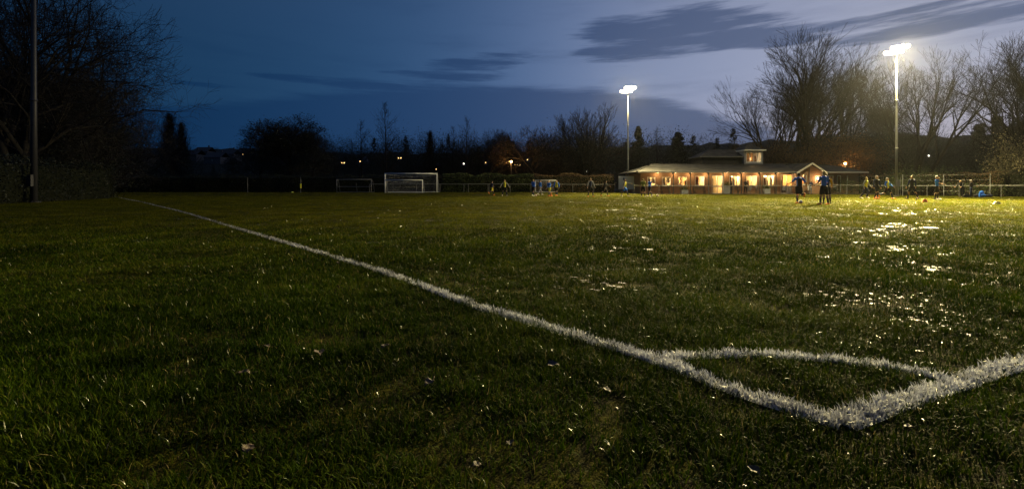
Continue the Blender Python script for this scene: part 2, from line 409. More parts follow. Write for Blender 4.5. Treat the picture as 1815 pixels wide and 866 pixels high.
M['grass_far'] = blade_mat('distant_grass', [(0.050,0.062,0.002), (0.084,0.092,0.003), (0.113,0.112,0.005), (0.15,0.125,0.014), (0.20,0.155,0.04)], 0.6, 0.35, 0.10)
wet_some(M['grass'], .96); wet_some(M['grass_far'], .92)
def strip_mat():
    m = mat('line_paint', (0.5, 0.5, 0.5), 0.55, 0.4); nt = m.node_tree; N = nt.nodes; L = nt.links; b = N['Principled BSDF']
    n = [x for x in N if x.type == 'TEX_NOISE'][0]; n.inputs['Scale'].default_value = 26; n.inputs['Roughness'].default_value = .75
    r = N.new('ShaderNodeValToRGB'); L.new(n.outputs['Fac'], r.inputs[0]); r.color_ramp.elements[0].position = .44; r.color_ramp.elements[0].color = (0.05, 0.045, 0.02, 1)
    r.color_ramp.elements[1].position = .62; r.color_ramp.elements[1].color = (0.36, 0.36, 0.38, 1); L.new(r.outputs[0], b.inputs['Base Color'])
    bp = N.new('ShaderNodeBump'); bp.inputs['Strength'].default_value = .8; bp.inputs['Distance'].default_value = .01; L.new(n.outputs['Fac'], bp.inputs['Height']); L.new(bp.outputs[0], b.inputs['Normal'])
    return m
M['strip'] = strip_mat()

def make_blades(name, x, y, h, w, tint, m, lean, rng, parent=None, simple=False, curl=1.0):
    """curved tapering blades: the stem bends from upright at the root to the angle lean*1.9 at the tip"""
    n = len(x); la = rng.uniform(0, 2*np.pi, n); z = zfun(x, y) - 0.002
    wa = la + np.pi/2 + rng.normal(0, .5, n)
    W = np.stack([np.cos(wa), np.sin(wa), 0*x], 1) * (w/2)[:, None]
    th0 = lean*.25; th1 = lean*1.9; K = 1 if simple else 3
    p = np.stack([x, y, z], 1); rows = [p-W, p+W]; dirx = np.stack([np.cos(la), np.sin(la)], 1)
    dl = dirx + rng.normal(0, .25, (n, 2))
    for k in range(K):
        th = th0 + (th1-th0)*((k+.5)/K)**1.2; stp = h/K*1.25
        d_ = dirx*(1-k/K) + dl*(k/K)
        p = p + np.concatenate([d_*(np.sin(th)*stp)[:, None], (np.cos(th)*stp)[:, None]], 1)
        p[:, 2] = np.maximum(p[:, 2], z+.004)
        if k < K-1: f = (.95, .72)[k]; rows += [p-W*f, p+W*f]
    rows.append(p); V = np.stack(rows, 1); nv = V.shape[1]; V = V.reshape(-1, 3); i = np.arange(n)[:, None]*nv
    if simple: fs = np.full(n, 3); lp = np.concatenate([i, i+1, i+2], 1).ravel()
    else: lp = np.concatenate([i, i+1, i+3, i+2, i+2, i+3, i+5, i+4, i+4, i+5, i+6], 1).ravel(); fs = np.tile([4, 4, 3], n)
    return link(name, np_mesh(name, V, fs, lp, m, tint=np.repeat(tint, nv)), parent)

rngg = np.random.default_rng(11)
def vnoise(x, y, s, seed):                 # cheap smooth value noise
    r = np.random.default_rng(seed); T = r.uniform(0, 1, (256, 256)); X = x*s; Y = y*s
    i = np.floor(X).astype(int); j = np.floor(Y).astype(int); u = X-i; v = Y-j; u = u*u*(3-2*u); v = v*v*(3-2*v)
    g = lambda p, q: T[p % 256, q % 256]
    return (g(i,j)*(1-u)+g(i+1,j)*u)*(1-v) + (g(i,j+1)*(1-u)+g(i+1,j+1)*u)*v
# shallow puddles and wet bare spots in the turf
M['puddle'] = mat('puddle_water', (0.030, 0.026, 0.012), 0.52, 0.22); _b = M['puddle'].node_tree.nodes['Principled BSDF']
def _pb():
    nt = M['puddle'].node_tree; N = nt.nodes; n = [x for x in N if x.type == 'TEX_NOISE'][0]; n.inputs['Scale'].default_value = 28; n.inputs['Detail'].default_value = 3
    bp = N.new('ShaderNodeBump'); bp.inputs['Strength'].default_value = .7; bp.inputs['Distance'].default_value = .015; nt.links.new(n.outputs['Fac'], bp.inputs['Height']); nt.links.new(bp.outputs[0], _b.inputs['Normal'])
_pb()
PUD = []
_pr = random.Random(77)
for (px, py, r0, k) in [(1098, 438, .62, 3), (1128, 436, .45, 2), (1085, 447, .5, 2), (1060, 460, .35, 2), (1110, 462, .35, 1), (1065, 503, .34, 3), (1040, 510, .26, 2), (1090, 517, .22, 2), (1118, 528, .2, 2), (1147, 552, .18, 1), (1000, 470, .3, 1), (1095, 425, .5, 2),
        (1600, 398, .9, 3), (1560, 410, .8, 3), (1640, 405, .8, 3), (1500, 425, .6, 2), (1595, 440, .55, 4), (1640, 443, .5, 3), (1560, 452, .45, 3), (1700, 440, .5, 2), (1600, 470, .4, 4), (1650, 478, .4, 3), (1680, 470, .4, 2), (1590, 492, .3, 3), (1530, 470, .4, 2), (1480, 520, .34, 4), (1510, 522, .28, 3), (1585, 530, .26, 4), (1640, 535, .25, 2), (1560, 545, .2, 2),
        (1600, 571, .20, 3), (1625, 578, .22, 3), (1650, 584, .20, 3), (1680, 590, .16, 2), (1515, 604, .14, 2), (1720, 500, .3, 3), (1740, 455, .5, 3), (1460, 450, .5, 2), (1420, 405, .7, 2), (1780, 480, .35, 2), (1760, 540, .2, 2), (1300, 430, .4, 1), (1350, 480, .3, 1), (1700, 560, .2, 2), (1740, 600, .15, 2), (1530, 770, .07, 2), (1640, 775, .06, 2), (1785, 860, .05, 2), (1745, 665, .08, 2), (1230, 400, .6, 1), (1050, 400, .7, 2), (1120, 395, .8, 2), (1660, 375, 1.2, 3), (1580, 378, 1.2, 3)]:
    for j in range(k*5):
        q = px + _pr.gauss(0, 30), py + _pr.gauss(0, 8)*(py-HY)/150; x, y = back(*q); PUD.append((x, y, r0*_pr.uniform(.04, .05+.16*_pr.random()**2), _pr.uniform(.35, .8), _pr.random()*6))
for i in range(400):
    D = _pr.uniform(4, 30); x = D*_pr.uniform(-.2, 1.1); PUD.append((x, D, _pr.uniform(.015, .06)*(D/8)**.5, _pr.uniform(.3, .7), _pr.random()*6))
def pud_r(a, p):       # outline radius factor
    return 1 + .28*np.sin(2*a+p[4]) + .20*np.sin(3*a+2.3*p[4]) + .12*np.sin(5*a+4*p[4]) + .08*np.sin(9*a+p[4]*7)
def in_puddle(x, y):
    best = np.full(len(x), 9.0); o = np.argsort(y, kind='stable'); ys = y[o]
    for p in PUD:
        i0, i1 = np.searchsorted(ys, [p[1]-p[2]*1.4, p[1]+p[2]*1.4]); s_ = o[i0:i1]; s_ = s_[np.abs(x[s_]-p[0]) < p[2]*1.8]
        if len(s_): dx = x[s_]-p[0]; dy = (y[s_]-p[1])/p[3]; best[s_] = np.minimum(best[s_], np.hypot(dx, dy)/(p[2]*pud_r(np.arctan2(dy, dx), p)))
    return best
mb = MB(); nA = 14
for i, p in enumerate(PUD):
    if line_cover(np.array([p[0]]), np.array([p[1]]))[0] < 3: continue
    vs = [(p[0], p[1], 0)]; aa = np.arange(nA)*2*np.pi/nA; rr = p[2]*pud_r(aa, p)
    for a, r_ in zip(aa, rr): vs.append((p[0]+math.cos(a)*r_, p[1]+math.sin(a)*r_*p[3], 0))
    V = np.array(vs); Z = zfun(V[:,0], V[:,1]) + .004 + .0008*(i % 7); mb.add([(v[0], v[1], z) for v, z in zip(vs, Z)], [(0, 1+k, 1+(k+1) % nA) for k in range(nA)])
o = mb.build('puddles', M['puddle']); o['kind'] = 'structure'

D_ = np.linspace(.5, 58, 4000); dens = np.where(D_ < 3, 19000, 19000*(3/D_)**1.72); cdf = np.cumsum(dens*2*(1.30*D_+1.6)*(D_[1]-D_[0])); NT = int(cdf[-1]*GRASS_K); cdf /= cdf[-1]
y = np.interp(rngg.uniform(0, 1, NT), cdf, D_); x = rngg.uniform(-1, 1, NT)*(1.30*y+1.6)
c1 = vnoise(x, y, 7.0, 1); c2 = vnoise(x, y, 1.7, 2); c3 = vnoise(x, y, 22.0, 3); c4 = vnoise(x, y, .45, 4)
keep = rngg.uniform(0, 1, NT) < np.clip(.26 + .9*(c1*.5+c2*.45+c3*.5-.25), .10, 1)
cov = line_cover(x, y); keep &= (cov > .85+.25*c3) | (rngg.uniform(0, 1, NT) < .32)
c5 = vnoise(x, y, 2.6, 8); keep &= (c5 < .80) | (rngg.uniform(0, 1, NT) < .35)
pd = in_puddle(x, y); keep &= (pd > .95+.3*(c3-.5)) | (rngg.uniform(0, 1, NT) < .45)
x, y, c1, c2, c3, c4, pd = (v[keep] for v in (x, y, c1, c2, c3, c4, pd)); n = len(x)
sc = np.maximum(1, y/3)**.95
h = rngg.uniform(.020, .048, n)*(.50+.7*c1*.8+.45*c2)*np.where(pd < 1, .6, 1); tall = rngg.uniform(0, 1, n) > .975; h[tall] *= 1.5
w = rngg.uniform(.0022, .0046, n)*sc; t = np.clip(.05+.55*rngg.uniform(0, 1, n)**1.4+.30*(c2-.4)+.25*(c4-.5), 0, .8); dead = rngg.uniform(0, 1, n) > .965; t[dead] = rngg.uniform(.8, 1, dead.sum())
ln = np.clip(rngg.uniform(.25, 1.05, n)+.3*(c4-.5)+.15*np.clip(y/10, 0, 1), .15, 1.15)
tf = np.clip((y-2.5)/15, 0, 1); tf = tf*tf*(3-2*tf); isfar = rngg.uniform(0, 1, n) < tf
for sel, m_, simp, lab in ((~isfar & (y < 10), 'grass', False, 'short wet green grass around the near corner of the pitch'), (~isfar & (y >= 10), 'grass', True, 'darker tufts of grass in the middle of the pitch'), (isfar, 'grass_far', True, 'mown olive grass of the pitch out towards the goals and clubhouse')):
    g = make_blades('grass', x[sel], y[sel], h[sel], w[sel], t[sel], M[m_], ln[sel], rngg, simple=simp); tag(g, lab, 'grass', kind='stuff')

LAB = {'painted_touchline': 'long white touchline running from the near corner to the far left corner post',
       'painted_goal_line': 'white goal line leaving the near corner to the right',
       'painted_corner_arc': 'curved white quarter arc inside the near corner'}
for nm, (P, wd) in LINES.items():
    T = np.gradient(P, axis=0); T /= np.linalg.norm(T, axis=1)[:, None]; Nn = np.stack([-T[:,1], T[:,0]], 1)
    rr = np.random.default_rng(5); k = len(P)
    wob = np.interp(np.arange(k), np.arange(0, k+8, 3)[:], rr.uniform(.80, 1.12, len(np.arange(0, k+8, 3)))); wl = wd/2*wob*.95
    z = zfun(P[:,0], P[:,1]) + .004
    if nm == 'painted_goal_line': z += .001
    if nm == 'painted_corner_arc': z += .002
    A = np.stack([P[:,0]+Nn[:,0]*wl, P[:,1]+Nn[:,1]*wl, z], 1); B = np.stack([P[:,0]-Nn[:,0]*wl, P[:,1]-Nn[:,1]*wl, z], 1)
    V = np.stack([A, B], 1).reshape(-1, 3); i = np.arange(k-1)*2
    root = link(nm, np_mesh(nm, V, np.full(k-1, 4), np.stack([i, i+1, i+3, i+2], 1).ravel(), M['strip'])); root['kind'] = 'structure'; root['label'] = LAB[nm]
    seg = np.linalg.norm(np.diff(P, axis=0), axis=1); mid = (P[1:]+P[:-1])/2
    dist = np.hypot(mid[:,0], mid[:,1]); inview = np.abs(mid[:,0]) < mid[:,1]*1.4+2.5
    den = np.where(dist < 3.2, 15000, np.where(dist < 6, 9000, np.where(dist < 12, 4200, np.where(dist < 25, 1200, 260)))) * inview
    cnt = rr.poisson(seg*wd*1.2*den); idx = np.repeat(np.arange(k-1), cnt); n = len(idx); u = rr.uniform(0, 1, n)
    e = rr.normal(0, .40, n); e = np.clip(e, -1.12, 1.12) if True else e; e = np.where(rr.uniform(0,1,n) < .65, rr.uniform(-.92, .92, n), e*1.0)
    x = P[idx,0]*(1-u)+P[idx+1,0]*u + Nn[idx,0]*e*wd/2; y = P[idx,1]*(1-u)+P[idx+1,1]*u + Nn[idx,1]*e*wd/2
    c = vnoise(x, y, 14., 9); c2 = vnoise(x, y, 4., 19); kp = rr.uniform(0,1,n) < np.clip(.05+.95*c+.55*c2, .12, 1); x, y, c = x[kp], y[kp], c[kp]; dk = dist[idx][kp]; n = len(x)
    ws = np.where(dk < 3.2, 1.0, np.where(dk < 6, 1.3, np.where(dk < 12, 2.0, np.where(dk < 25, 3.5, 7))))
    ch = make_blades('painted_grass', x, y, rr.uniform(.020, .044, n)*(.65+.55*c), rr.uniform(.0034, .0062, n)*ws, np.clip(rr.uniform(.30, 1, n)-.62*np.clip((dk-3.0)/7, 0, 1)*rr.uniform(.5, 1, n), 0, 1), M['chalk'], rr.uniform(.2, 1.0, n), rr, parent=root)  # tint darkened with distance: weaker floodlight put into the blade colour

# fallen leaves lying on the turf
M['dead_leaf'] = mat('dead_leaf', (0.048, 0.029, 0.016), 0.6, 0.4, var=0.4, scale=60, bump=0.4)
def dead_leaf_mesh(s=0.055):
    mb = MB(); n = 9; prof = [0, .30, .55, .50, .62, .40, .28, .12, 0]
    top = []
    for i in range(n):
        t = i/(n-1); yy = (t-.5)*s; wv = prof[i]*s*.9; zz = .012*math.sin(t*3.1)+.004*math.sin(t*9)
        top.append(((-wv/1.4, yy, zz+.012*prof[i]), (0, yy, zz), (wv/1.4, yy, zz+.009*prof[i])))
    vs = [p for r_ in top for p in r_]; fs = []
    for i in range(n-1):
        for k in range(2): fs.append((i*3+k, i*3+k+1, (i+1)*3+k+1, (i+1)*3+k))
    mb.add(vs, fs); mb.tube([(0,-s*.5,0), (.004,-s*.72,.006), (.012,-s*.9,.004)], .0012, 4); return mb.mesh('fallen_leaf', M['dead_leaf'])
dl = dead_leaf_mesh()
LEAFSPOT = [(440, 806), (430, 672), (565, 636), (685, 621), (470, 622), (905, 800), (845, 835), (1335, 846), (760, 690), (980, 655), (600, 470), (330, 478), (1075, 700), (1400, 470), (1610, 770), (250, 480)]
LEAFLAB = ['curled brown leaf in the near left foreground, largest on the grass', 'small leaf above and left of the largest foreground leaf', 'leaf in the middle of the left grass, upper of a close pair', 'leaf of the left grass lying nearest to the touchline middle', 'leaf left of the close pair in the left grass', 'leaf at the bottom of the picture below the touchline', 'leaf right of the largest foreground leaf, near the bottom edge', 'leaf in the grass straight below the corner, near the bottom edge', 'leaf below the touchline halfway to the bottom edge', 'leaf just below the touchline, left of the arc', 'far leaf just left of the touchline, second farthest', 'farthest leaf, left of the touchline far out', 'leaf close under the touchline where the arc begins', 'lone leaf out on the lit pitch beyond the arc', 'leaf below the goal line at the right', 'leftmost leaf, out in the dark left grass']
for i, (px, py) in enumerate(LEAFSPOT):
    x, y = back(px, py); o = bpy.data.objects.new('fallen_leaf', dl); COL.objects.link(o); o.location = (x, y, .018 + .004*(i % 3)); o.rotation_euler = (.15*math.sin(i*3), .2*math.cos(i*5), i*1.9); s_ = 1+.35*math.sin(i*7.1); o.scale = (s_, s_, s_)
    tag(o, LEAFLAB[i], 'leaf', 'fallen leaves scattered over the grass')
# ------------------------------------------------------------------ floodlights
def emis(name, col, st):
    m = bpy.data.materials.new(name); m.use_nodes = True; nt = m.node_tree; nt.nodes.clear()
    e = nt.nodes.new('ShaderNodeEmission'); e.inputs[0].default_value = (*col, 1); e.inputs[1].default_value = st
    o = nt.nodes.new('ShaderNodeOutputMaterial'); nt.links.new(e.outputs[0], o.inputs[0]); return m
M['flood_lens'] = emis('flood_lens', (1.0, .84, .58), 60.0)
M['lamp_orange'] = emis('sodium_lamp', (1.0, .50, .14), 40.0)
def add_light(name, kind, loc, energy, col, size=.3, parent=None, target=None, spot=None, blend=1.0):
    l = bpy.data.lights.new(name, kind); l.energy = energy; l.color = col
    if kind == 'AREA': l.size = size
    else: l.shadow_soft_size = size
    if kind == 'SPOT': l.spot_size = R(spot); l.spot_blend = blend
    o = bpy.data.objects.new(name, l); COL.objects.link(o); o.location = loc
    if parent: o.parent = parent
    if target is not None:
        wl = Vector(loc) + (parent.location if parent else Vector()); o.rotation_euler = (Vector(target) - wl).to_track_quat('-Z', 'Y').to_euler()
    return o
M['dim_steel'] = mat('dim_steel', (.035, .035, .04), .5, .5, var=.15)
def floodlight(px, D, top_py, energy, label, aim, lit=True, rad=.13, pm='galv', cone=112, spill=.005, side=None):
    x = at(px, D); z0 = ground_z(x, D) ; H = zat(top_py, D) - z0
    r = empty('floodlight_mast', (x, D, z0)); tag(r, label, 'floodlight', 'floodlight masts around the pitch')
    mb = MB(); mb.tube([(0,0,-.1), (0,0,H*.33), (0,0,H*.66), (0,0,H)], [rad, rad*.82, rad*.64, rad*.46], 14)
    for k in (.33, .66): mb.tube([(0,0,H*k-.05), (0,0,H*k+.05)], rad*1.02, 14)
    mb.build('pole', M[pm], r, True)
    mb = MB(); mb.tube([(0,0,.0), (0,0,.05)], rad*2.0, 12)
    for k in range(6):
        a = k*math.pi/3; mb.tube([(math.cos(a)*rad*1.6, math.sin(a)*rad*1.6, .05), (math.cos(a)*rad*1.6, math.sin(a)*rad*1.6, .11)], .025, 6)
    mb.build('base_plate', M[pm], r)
    mb = MB(); mb.box(-.14, .14, -.02-rad-.12, -rad+.02, 1.0, 1.7); mb.build('control_box', M[pm], r)
    d = Vector(aim) - Vector((x, D, z0+H)); yaw = math.atan2(d.x, -d.y)  # local -y towards the aim
    head = empty('lamp_head', (0, 0, H), yaw); head.parent = r
    mb = MB(); mb.box(-.82, .42, -.05, .05, -.26, -.18); mb.box(-.36, .86, -.05, .05, .26, .34); mb.box(-.36, -.30, -.05, .05, -.18, .26); mb.box(.30, .36, -.05, .05, -.18, .26); mb.box(-.06, .06, -.05, .05, -.18, .26)
    mb.build('crossbar', M['galv'], head)
    tilt = R(28)
    for i, (lx, lz) in enumerate(((-.28, .30), (.08, .34), (.44, .34), (.80, .29), (-.80, -.14), (-.44, -.18), (-.06, -.18), (.34, -.14))):
        T = Matrix.Translation((lx, -.20, lz)) @ Matrix.Rotation(lx*.45, 4, 'Z') @ Matrix.Rotation(tilt, 4, 'X')
        def ring(y_, r_): return [(r_*math.cos(6.2832*k/14), y_, r_*math.sin(6.2832*k/14)) for k in range(14)]
        rs = [ring(-.16, .215), ring(-.12, .205), ring(.02, .17), ring(.14, .10), ring(.20, .07)]; hb = MB(); hb.add([T @ Vector(v) for rg in rs for v in rg], [(l*14+k, l*14+(k+1) % 14, (l+1)*14+(k+1) % 14, (l+1)*14+k) for l in range(4) for k in range(14)] + [tuple(56+k for k in range(14))])
        ho = hb.build('lamp_housing', M['galv'], head)
        lb = MB(); lb.add([T @ Vector(v) for v in ring(-.13, .198)] + [T @ Vector((0, -.15, 0))], [(14, k, (k+1) % 14) for k in range(14)]); lb.build('lens', M['flood_lens'] if lit else M['dark_metal'], ho)
        sb = MB(); sb.tube([(lx, 0, lz-.06), (lx, -.12, lz-.02)], .03, 6); sb.build('bracket', M['galv'], head)
    if lit:
        add_light('flood_lamp', 'SPOT', (x + d.normalized().x*.45, D + d.normalized().y*.45, z0+H+.25), energy, LAMP_COL, .45, None, aim, cone, 1.0)
        add_light('flood_down', 'SPOT', (x + d.normalized().x*.5, D + d.normalized().y*.5, z0+H-.5), energy*.08, LAMP_COL, .5, None, (x*.9, D*.8, 0), 150, 1.0)
        if side: add_light('flood_side', 'SPOT', (x + d.normalized().x*.6, D + d.normalized().y*.3, z0+H+.4), energy*.09, LAMP_COL, .45, None, side, 62, .9)
        add_light('flood_spill', 'POINT', (x, D-.35, z0+H+.95), energy*spill, LAMP_COL, .5)
    return r
LAMP_COL = (1.0, .81, .36)
floodlight(1589, 46, 90, FLOOD_A, 'tall lit floodlight mast on the right beside the bare trees', (27, 28, 0), cone=59, spill=.006, side=(5, 47, 0))
floodlight(1113, 60, 160, FLOOD_B, 'lit floodlight mast by the white board left of the clubhouse', (13, 42, 0), cone=84)
_p = floodlight(60, 27, -190, 0, 'unlit mast at the dark left edge among the trees', (-10, 20, 0), lit=False, rad=.17, pm='dim_steel')
# ------------------------------------------------------------------ trees
def rot_about(d, ang, az, ref=None):
    a = d.orthogonal().normalized(); a = Matrix.Rotation(az, 3, d) @ a
    return (Matrix.Rotation(ang, 3, a) @ d).normalized()
def tree_skel(rng, H, style):
    """returns (limbs, twigs, tips): lists of (points, radii)"""
    limbs, twigs, tips = [], [], []
    P = style
    def grow(p, d, L, r, lvl):
        n = 5 if lvl < 2 else 3; pts = [p.copy()]; rad = [r]; end = P.get('taper', .62)
        up = P['up'] * (1 if lvl else 0)
        for k in range(n):
            d = (d + Vector((rng.gauss(0, 1), rng.gauss(0, 1), rng.gauss(0, 1))) * P['wob'] + Vector((0, 0, up))).normalized()
            p = p + d * L / n; pts.append(p.copy()); rad.append(r * (1 - (1-end) * (k+1)/n))
        (limbs if lvl < P['limb_lvls'] else twigs).append((pts, rad))
        if lvl >= P['lvls']: tips.append(p.copy()); return
        if lvl >= P['lvls']-2: tips.append(p.copy())
        for s in range(P['fork']):
            grow(p, rot_about(d, R(rng.uniform(*P['fa'])), rng.uniform(0, 6.28)), L*rng.uniform(*P['fl']), rad[-1]*rng.uniform(.72, .9), lvl+1)
        for s in range(P['side'][min(lvl, len(P['side'])-1)]):
            t = rng.uniform(P['t0'] if lvl == 0 else .25, .95); q = pts[min(n-1, int(t*n))].lerp(pts[min(n, int(t*n)+1)], (t*n) % 1)
            grow(q, rot_about(d, R(rng.uniform(*P['sa'])), rng.uniform(0, 6.28)), L*rng.uniform(*P['sl']), r*(1-(1-end)*t)*(rng.uniform(.55, .7) if lvl < 3 else rng.uniform(.45, .6)), lvl+1)
    if style.get('leader'):
        pts = []; rad = []; p = Vector((0,0,-.3)); n = 16
        for k in range(n+1):
            pts.append(p.copy()); rad.append(P['r0']*(1-k/n*.93)); p = p + Vector((rng.gauss(0,.012)*H/n*3, rng.gauss(0,.012)*H/n*3, (H+.3)/n))
        limbs.append((pts, rad))
        for s in range(P['nbr']):
            t = P['t0'] + (1-P['t0'])*(s+rng.random())/P['nbr']; q = pts[int(t*n)].lerp(pts[min(n, int(t*n)+1)], (t*n) % 1)
            shp = P['shape'](t); L = H*P['w']*shp*rng.uniform(.7, 1.15); an = R(P['ang'](t)+rng.gauss(0, 7)); azz = rng.uniform(0, 6.28)
            d = Vector((math.cos(azz)*math.sin(an), math.sin(azz)*math.sin(an), math.cos(an)))
            grow(q, d, L*.62, max(.02, P['r0']*.32*(1-t)+.02), P['blvl'])
    else:
        for k in range(P['stems']):
            a = 6.28*k/P['stems']+rng.uniform(-.4, .4); sp = R(rng.uniform(*P['spread'])) if P['stems'] > 1 else R(rng.uniform(0, 3))
            d = Vector((math.cos(a)*math.sin(sp), math.sin(a)*math.sin(sp), math.cos(sp)))
            grow(Vector((math.cos(a)*.15*(P['stems'] > 1), math.sin(a)*.15*(P['stems'] > 1), -.3)), d, H*P['trunk'], P['r0'], 0)
    allz = sorted(max(q.z for q in pts) for pts, _ in limbs+twigs); zs = allz[int(len(allz)*.985)] if not style.get('leader') else allz[-1]; k = H/zs
    for lst in (limbs, twigs):
        for i, (pts, rad) in enumerate(lst): lst[i] = ([q*k for q in pts], rad)
    twigs[:] = [t_ for t_ in twigs if min(q.z for q in t_[0]) > .04*H]; tips[:] = [q*k for q in tips if q.z*k > .03*H]
    return limbs, twigs, tips
def np_tubes(name, items, sides, m, rmin):
    Vs, Ls = [], []; off = 0
    ang = np.arange(sides)*2*np.pi/sides; ca, sa = np.cos(ang), np.sin(ang); groups = {}
    for pts, rad in items: groups.setdefault(len(pts), []).append((pts, rad))
    for n, g in groups.items():
        Pp = np.array([[tuple(q) for q in pts] for pts, _ in g]); Rr = np.maximum(np.array([rad for _, rad in g]), rmin)
        T = np.gradient(Pp, axis=1); T /= np.maximum(np.linalg.norm(T, axis=2, keepdims=True), 1e-9)
        rf = np.where(np.abs(T[..., 2:3]) > .9, np.array([1., 0, 0]), np.array([0, 0, 1.])); rf = np.broadcast_to(rf[:, :1], rf.shape)
        A = np.cross(T, rf); A /= np.maximum(np.linalg.norm(A, axis=2, keepdims=True), 1e-9); B = np.cross(T, A)
        V = Pp[:, :, None, :] + (A[:, :, None, :]*ca[None, None, :, None] + B[:, :, None, :]*sa[None, None, :, None])*Rr[:, :, None, None]
        G = len(g); Vs.append(V.reshape(-1, 3)); gi, si, ki = np.meshgrid(np.arange(G), np.arange(n-1), np.arange(sides), indexing='ij')
        b = off + (gi*n+si)*sides; k2 = (ki+1) % sides
        Ls.append(np.stack([b+ki, b+k2, b+sides+k2, b+sides+ki], -1).reshape(-1)); off += G*n*sides
    V = np.concatenate(Vs); L_ = np.concatenate(Ls)
    return np_mesh(name, V, np.full(len(L_)//4, 4), L_, m, smooth=True)
ST = {
 'vase':  dict(stems=3, spread=(9, 24), trunk=.40, r0=.36, lvls=6, limb_lvls=3, up=.030, wob=.055, fork=2, fa=(14, 34), fl=(.60, .80), side=[0, 1, 2, 3, 3, 1], t0=.8, sa=(28, 50), sl=(.5, .72)),
 'round': dict(stems=1, spread=(0, 4), trunk=.34, r0=.38, lvls=6, limb_lvls=3, up=.02, wob=.09, fork=3, fa=(16, 42), fl=(.60, .80), side=[2, 2, 2, 2, 1, 1], t0=.55, sa=(35, 65), sl=(.55, .8)),
 'wide':  dict(stems=1, spread=(0, 4), trunk=.30, r0=.45, lvls=7, limb_lvls=3, up=.012, wob=.10, fork=2, fa=(18, 46), fl=(.66, .86), side=[4, 3, 2, 2, 2, 1, 1], t0=.4, sa=(40, 75), sl=(.6, .85)),
 'small': dict(stems=2, spread=(5, 18), trunk=.34, r0=.14, lvls=5, limb_lvls=2, up=.05, wob=.09, fork=2, fa=(12, 34), fl=(.62, .84), side=[2, 2, 2, 2, 1], t0=.4, sa=(28, 55), sl=(.5, .75)),
 'spire': dict(leader=True, r0=.22, nbr=42, t0=.18, w=.30, shape=lambda t: (1-t)**.75+.08, ang=lambda t: 72-38*t, blvl=3, lvls=6, limb_lvls=1, up=.05, wob=.08, fork=1, fa=(5, 22), fl=(.6, .85), side=[2, 2, 2, 2, 2, 1], sa=(30, 55), sl=(.45, .7)),
 'poplar':dict(leader=True, r0=.22, nbr=150, t0=.06, w=.40, shape=lambda t: (1-t)**.7*.9+.10, ang=lambda t: 24-8*t, blvl=3, lvls=6, limb_lvls=1, up=.10, wob=.06, fork=1, fa=(3, 14), fl=(.6, .85), side=[2, 3, 3, 3, 2, 1], sa=(14, 30), sl=(.45, .7)),
 'fir':   dict(leader=True, r0=.20, nbr=90, t0=.10, w=.27, shape=lambda t: (1-t)+.04, ang=lambda t: 100-40*t, blvl=4, lvls=6, limb_lvls=1, up=-.01, wob=.05, fork=1, fa=(5, 20), fl=(.6, .8), side=[1, 1, 1, 1, 3, 1], sa=(30, 60), sl=(.4, .6)),
 'shrub': dict(stems=4, spread=(10, 40), trunk=.28, r0=.06, lvls=4, limb_lvls=1, up=.03, wob=.12, fork=2, fa=(15, 45), fl=(.6, .9), side=[2, 2, 2, 1], t0=.3, sa=(30, 70), sl=(.5, .8)),
}
_B = dict(stems=5, spread=(6, 30), trunk=.36, r0=.42, lvls=6, limb_lvls=3, up=.05, wob=.05, fork=2, fa=(8, 22), fl=(.60, .76), side=[1, 2, 2, 2, 1, 1], t0=.5, sa=(26, 46), sl=(.5, .68))
ST['fan'] = dict(_B); ST['fanb'] = dict(_B, stems=4, spread=(5, 34), trunk=.40, side=[2, 2, 2, 2, 1, 1], up=.035, fa=(10, 28))
ST['left'] = dict(stems=2, spread=(3, 14), trunk=.42, r0=.42, lvls=6, limb_lvls=3, up=.012, wob=.08, fork=2, fa=(14, 38), fl=(.62, .82), side=[4, 3, 2, 2, 2, 1], t0=.4, sa=(45, 75), sl=(.55, .8))
PROTO = {}
def proto(key, style, seed, H, leaf=None, nleaf=0, lsize=.1, rmin=.012, bark='bark', jit=.35, lup=0.0):
    if key in PROTO: return PROTO[key]
    rng = random.Random(seed); l, t, tips = tree_skel(rng, H, ST[style])
    mt = np_tubes('trunk', l, 8, M[bark], .02); mc = np_tubes('crown', t, 3, M[bark], rmin) if t else None
    ml = None
    if leaf:
        r = np.random.default_rng(seed); T = np.array([tuple(q) for q in tips]); C = T[r.integers(0, len(T), nleaf)] + r.normal(0, jit, (nleaf, 3)); C[:, 2] = np.maximum(C[:, 2], .1)
        ml = leaf_mesh('foliage', C, lsize, M[leaf], r, up=lup)
    PROTO[key] = (mt, mc, ml, H); return PROTO[key]
def tree(name, key, px, D, top_py, label, cat='tree', group=None, rz=0.0, wide=1.0, base=None, cut=False):
    mt, mc, ml, H = PROTO[key]; x = at(px, D); z = ground_z(x, D) if base is None else base; s_ = (zat(top_py, D) - z)/H
    r = empty(name, (x, D, z), rz); r.scale = (s_*wide, s_*wide, s_); tag(r, label, cat, group)
    link('trunk', mt, r)
    if ml is not None:
        f = link('foliage', ml, r)
        if mc is not None: link('twigs', mc, r)
    elif mc is not None: link('crown', mc, r)
    return r
proto('vaseA', 'fanb', 3, 22); proto('vaseB', 'fan', 2, 22); proto('vaseC', 'fan', 3, 22); proto('leftA', 'left', 1, 20); proto('leftB', 'left', 3, 20)
proto('roundA', 'fan', 5, 16); proto('roundB', 'round', 9, 16); 
proto('smallA', 'small', 6, 9); proto('smallB', 'small', 15, 9); proto('spireA', 'spire', 2, 16); proto('spireB', 'spire', 8, 16)
proto('poplar', 'poplar', 7, 18, rmin=.02); proto('oak', 'round', 21, 14, 'leaf_dark', 15000, .24, jit=.30); proto('oakB', 'round', 33, 14, 'leaf_dark', 13000, .22, jit=.28)
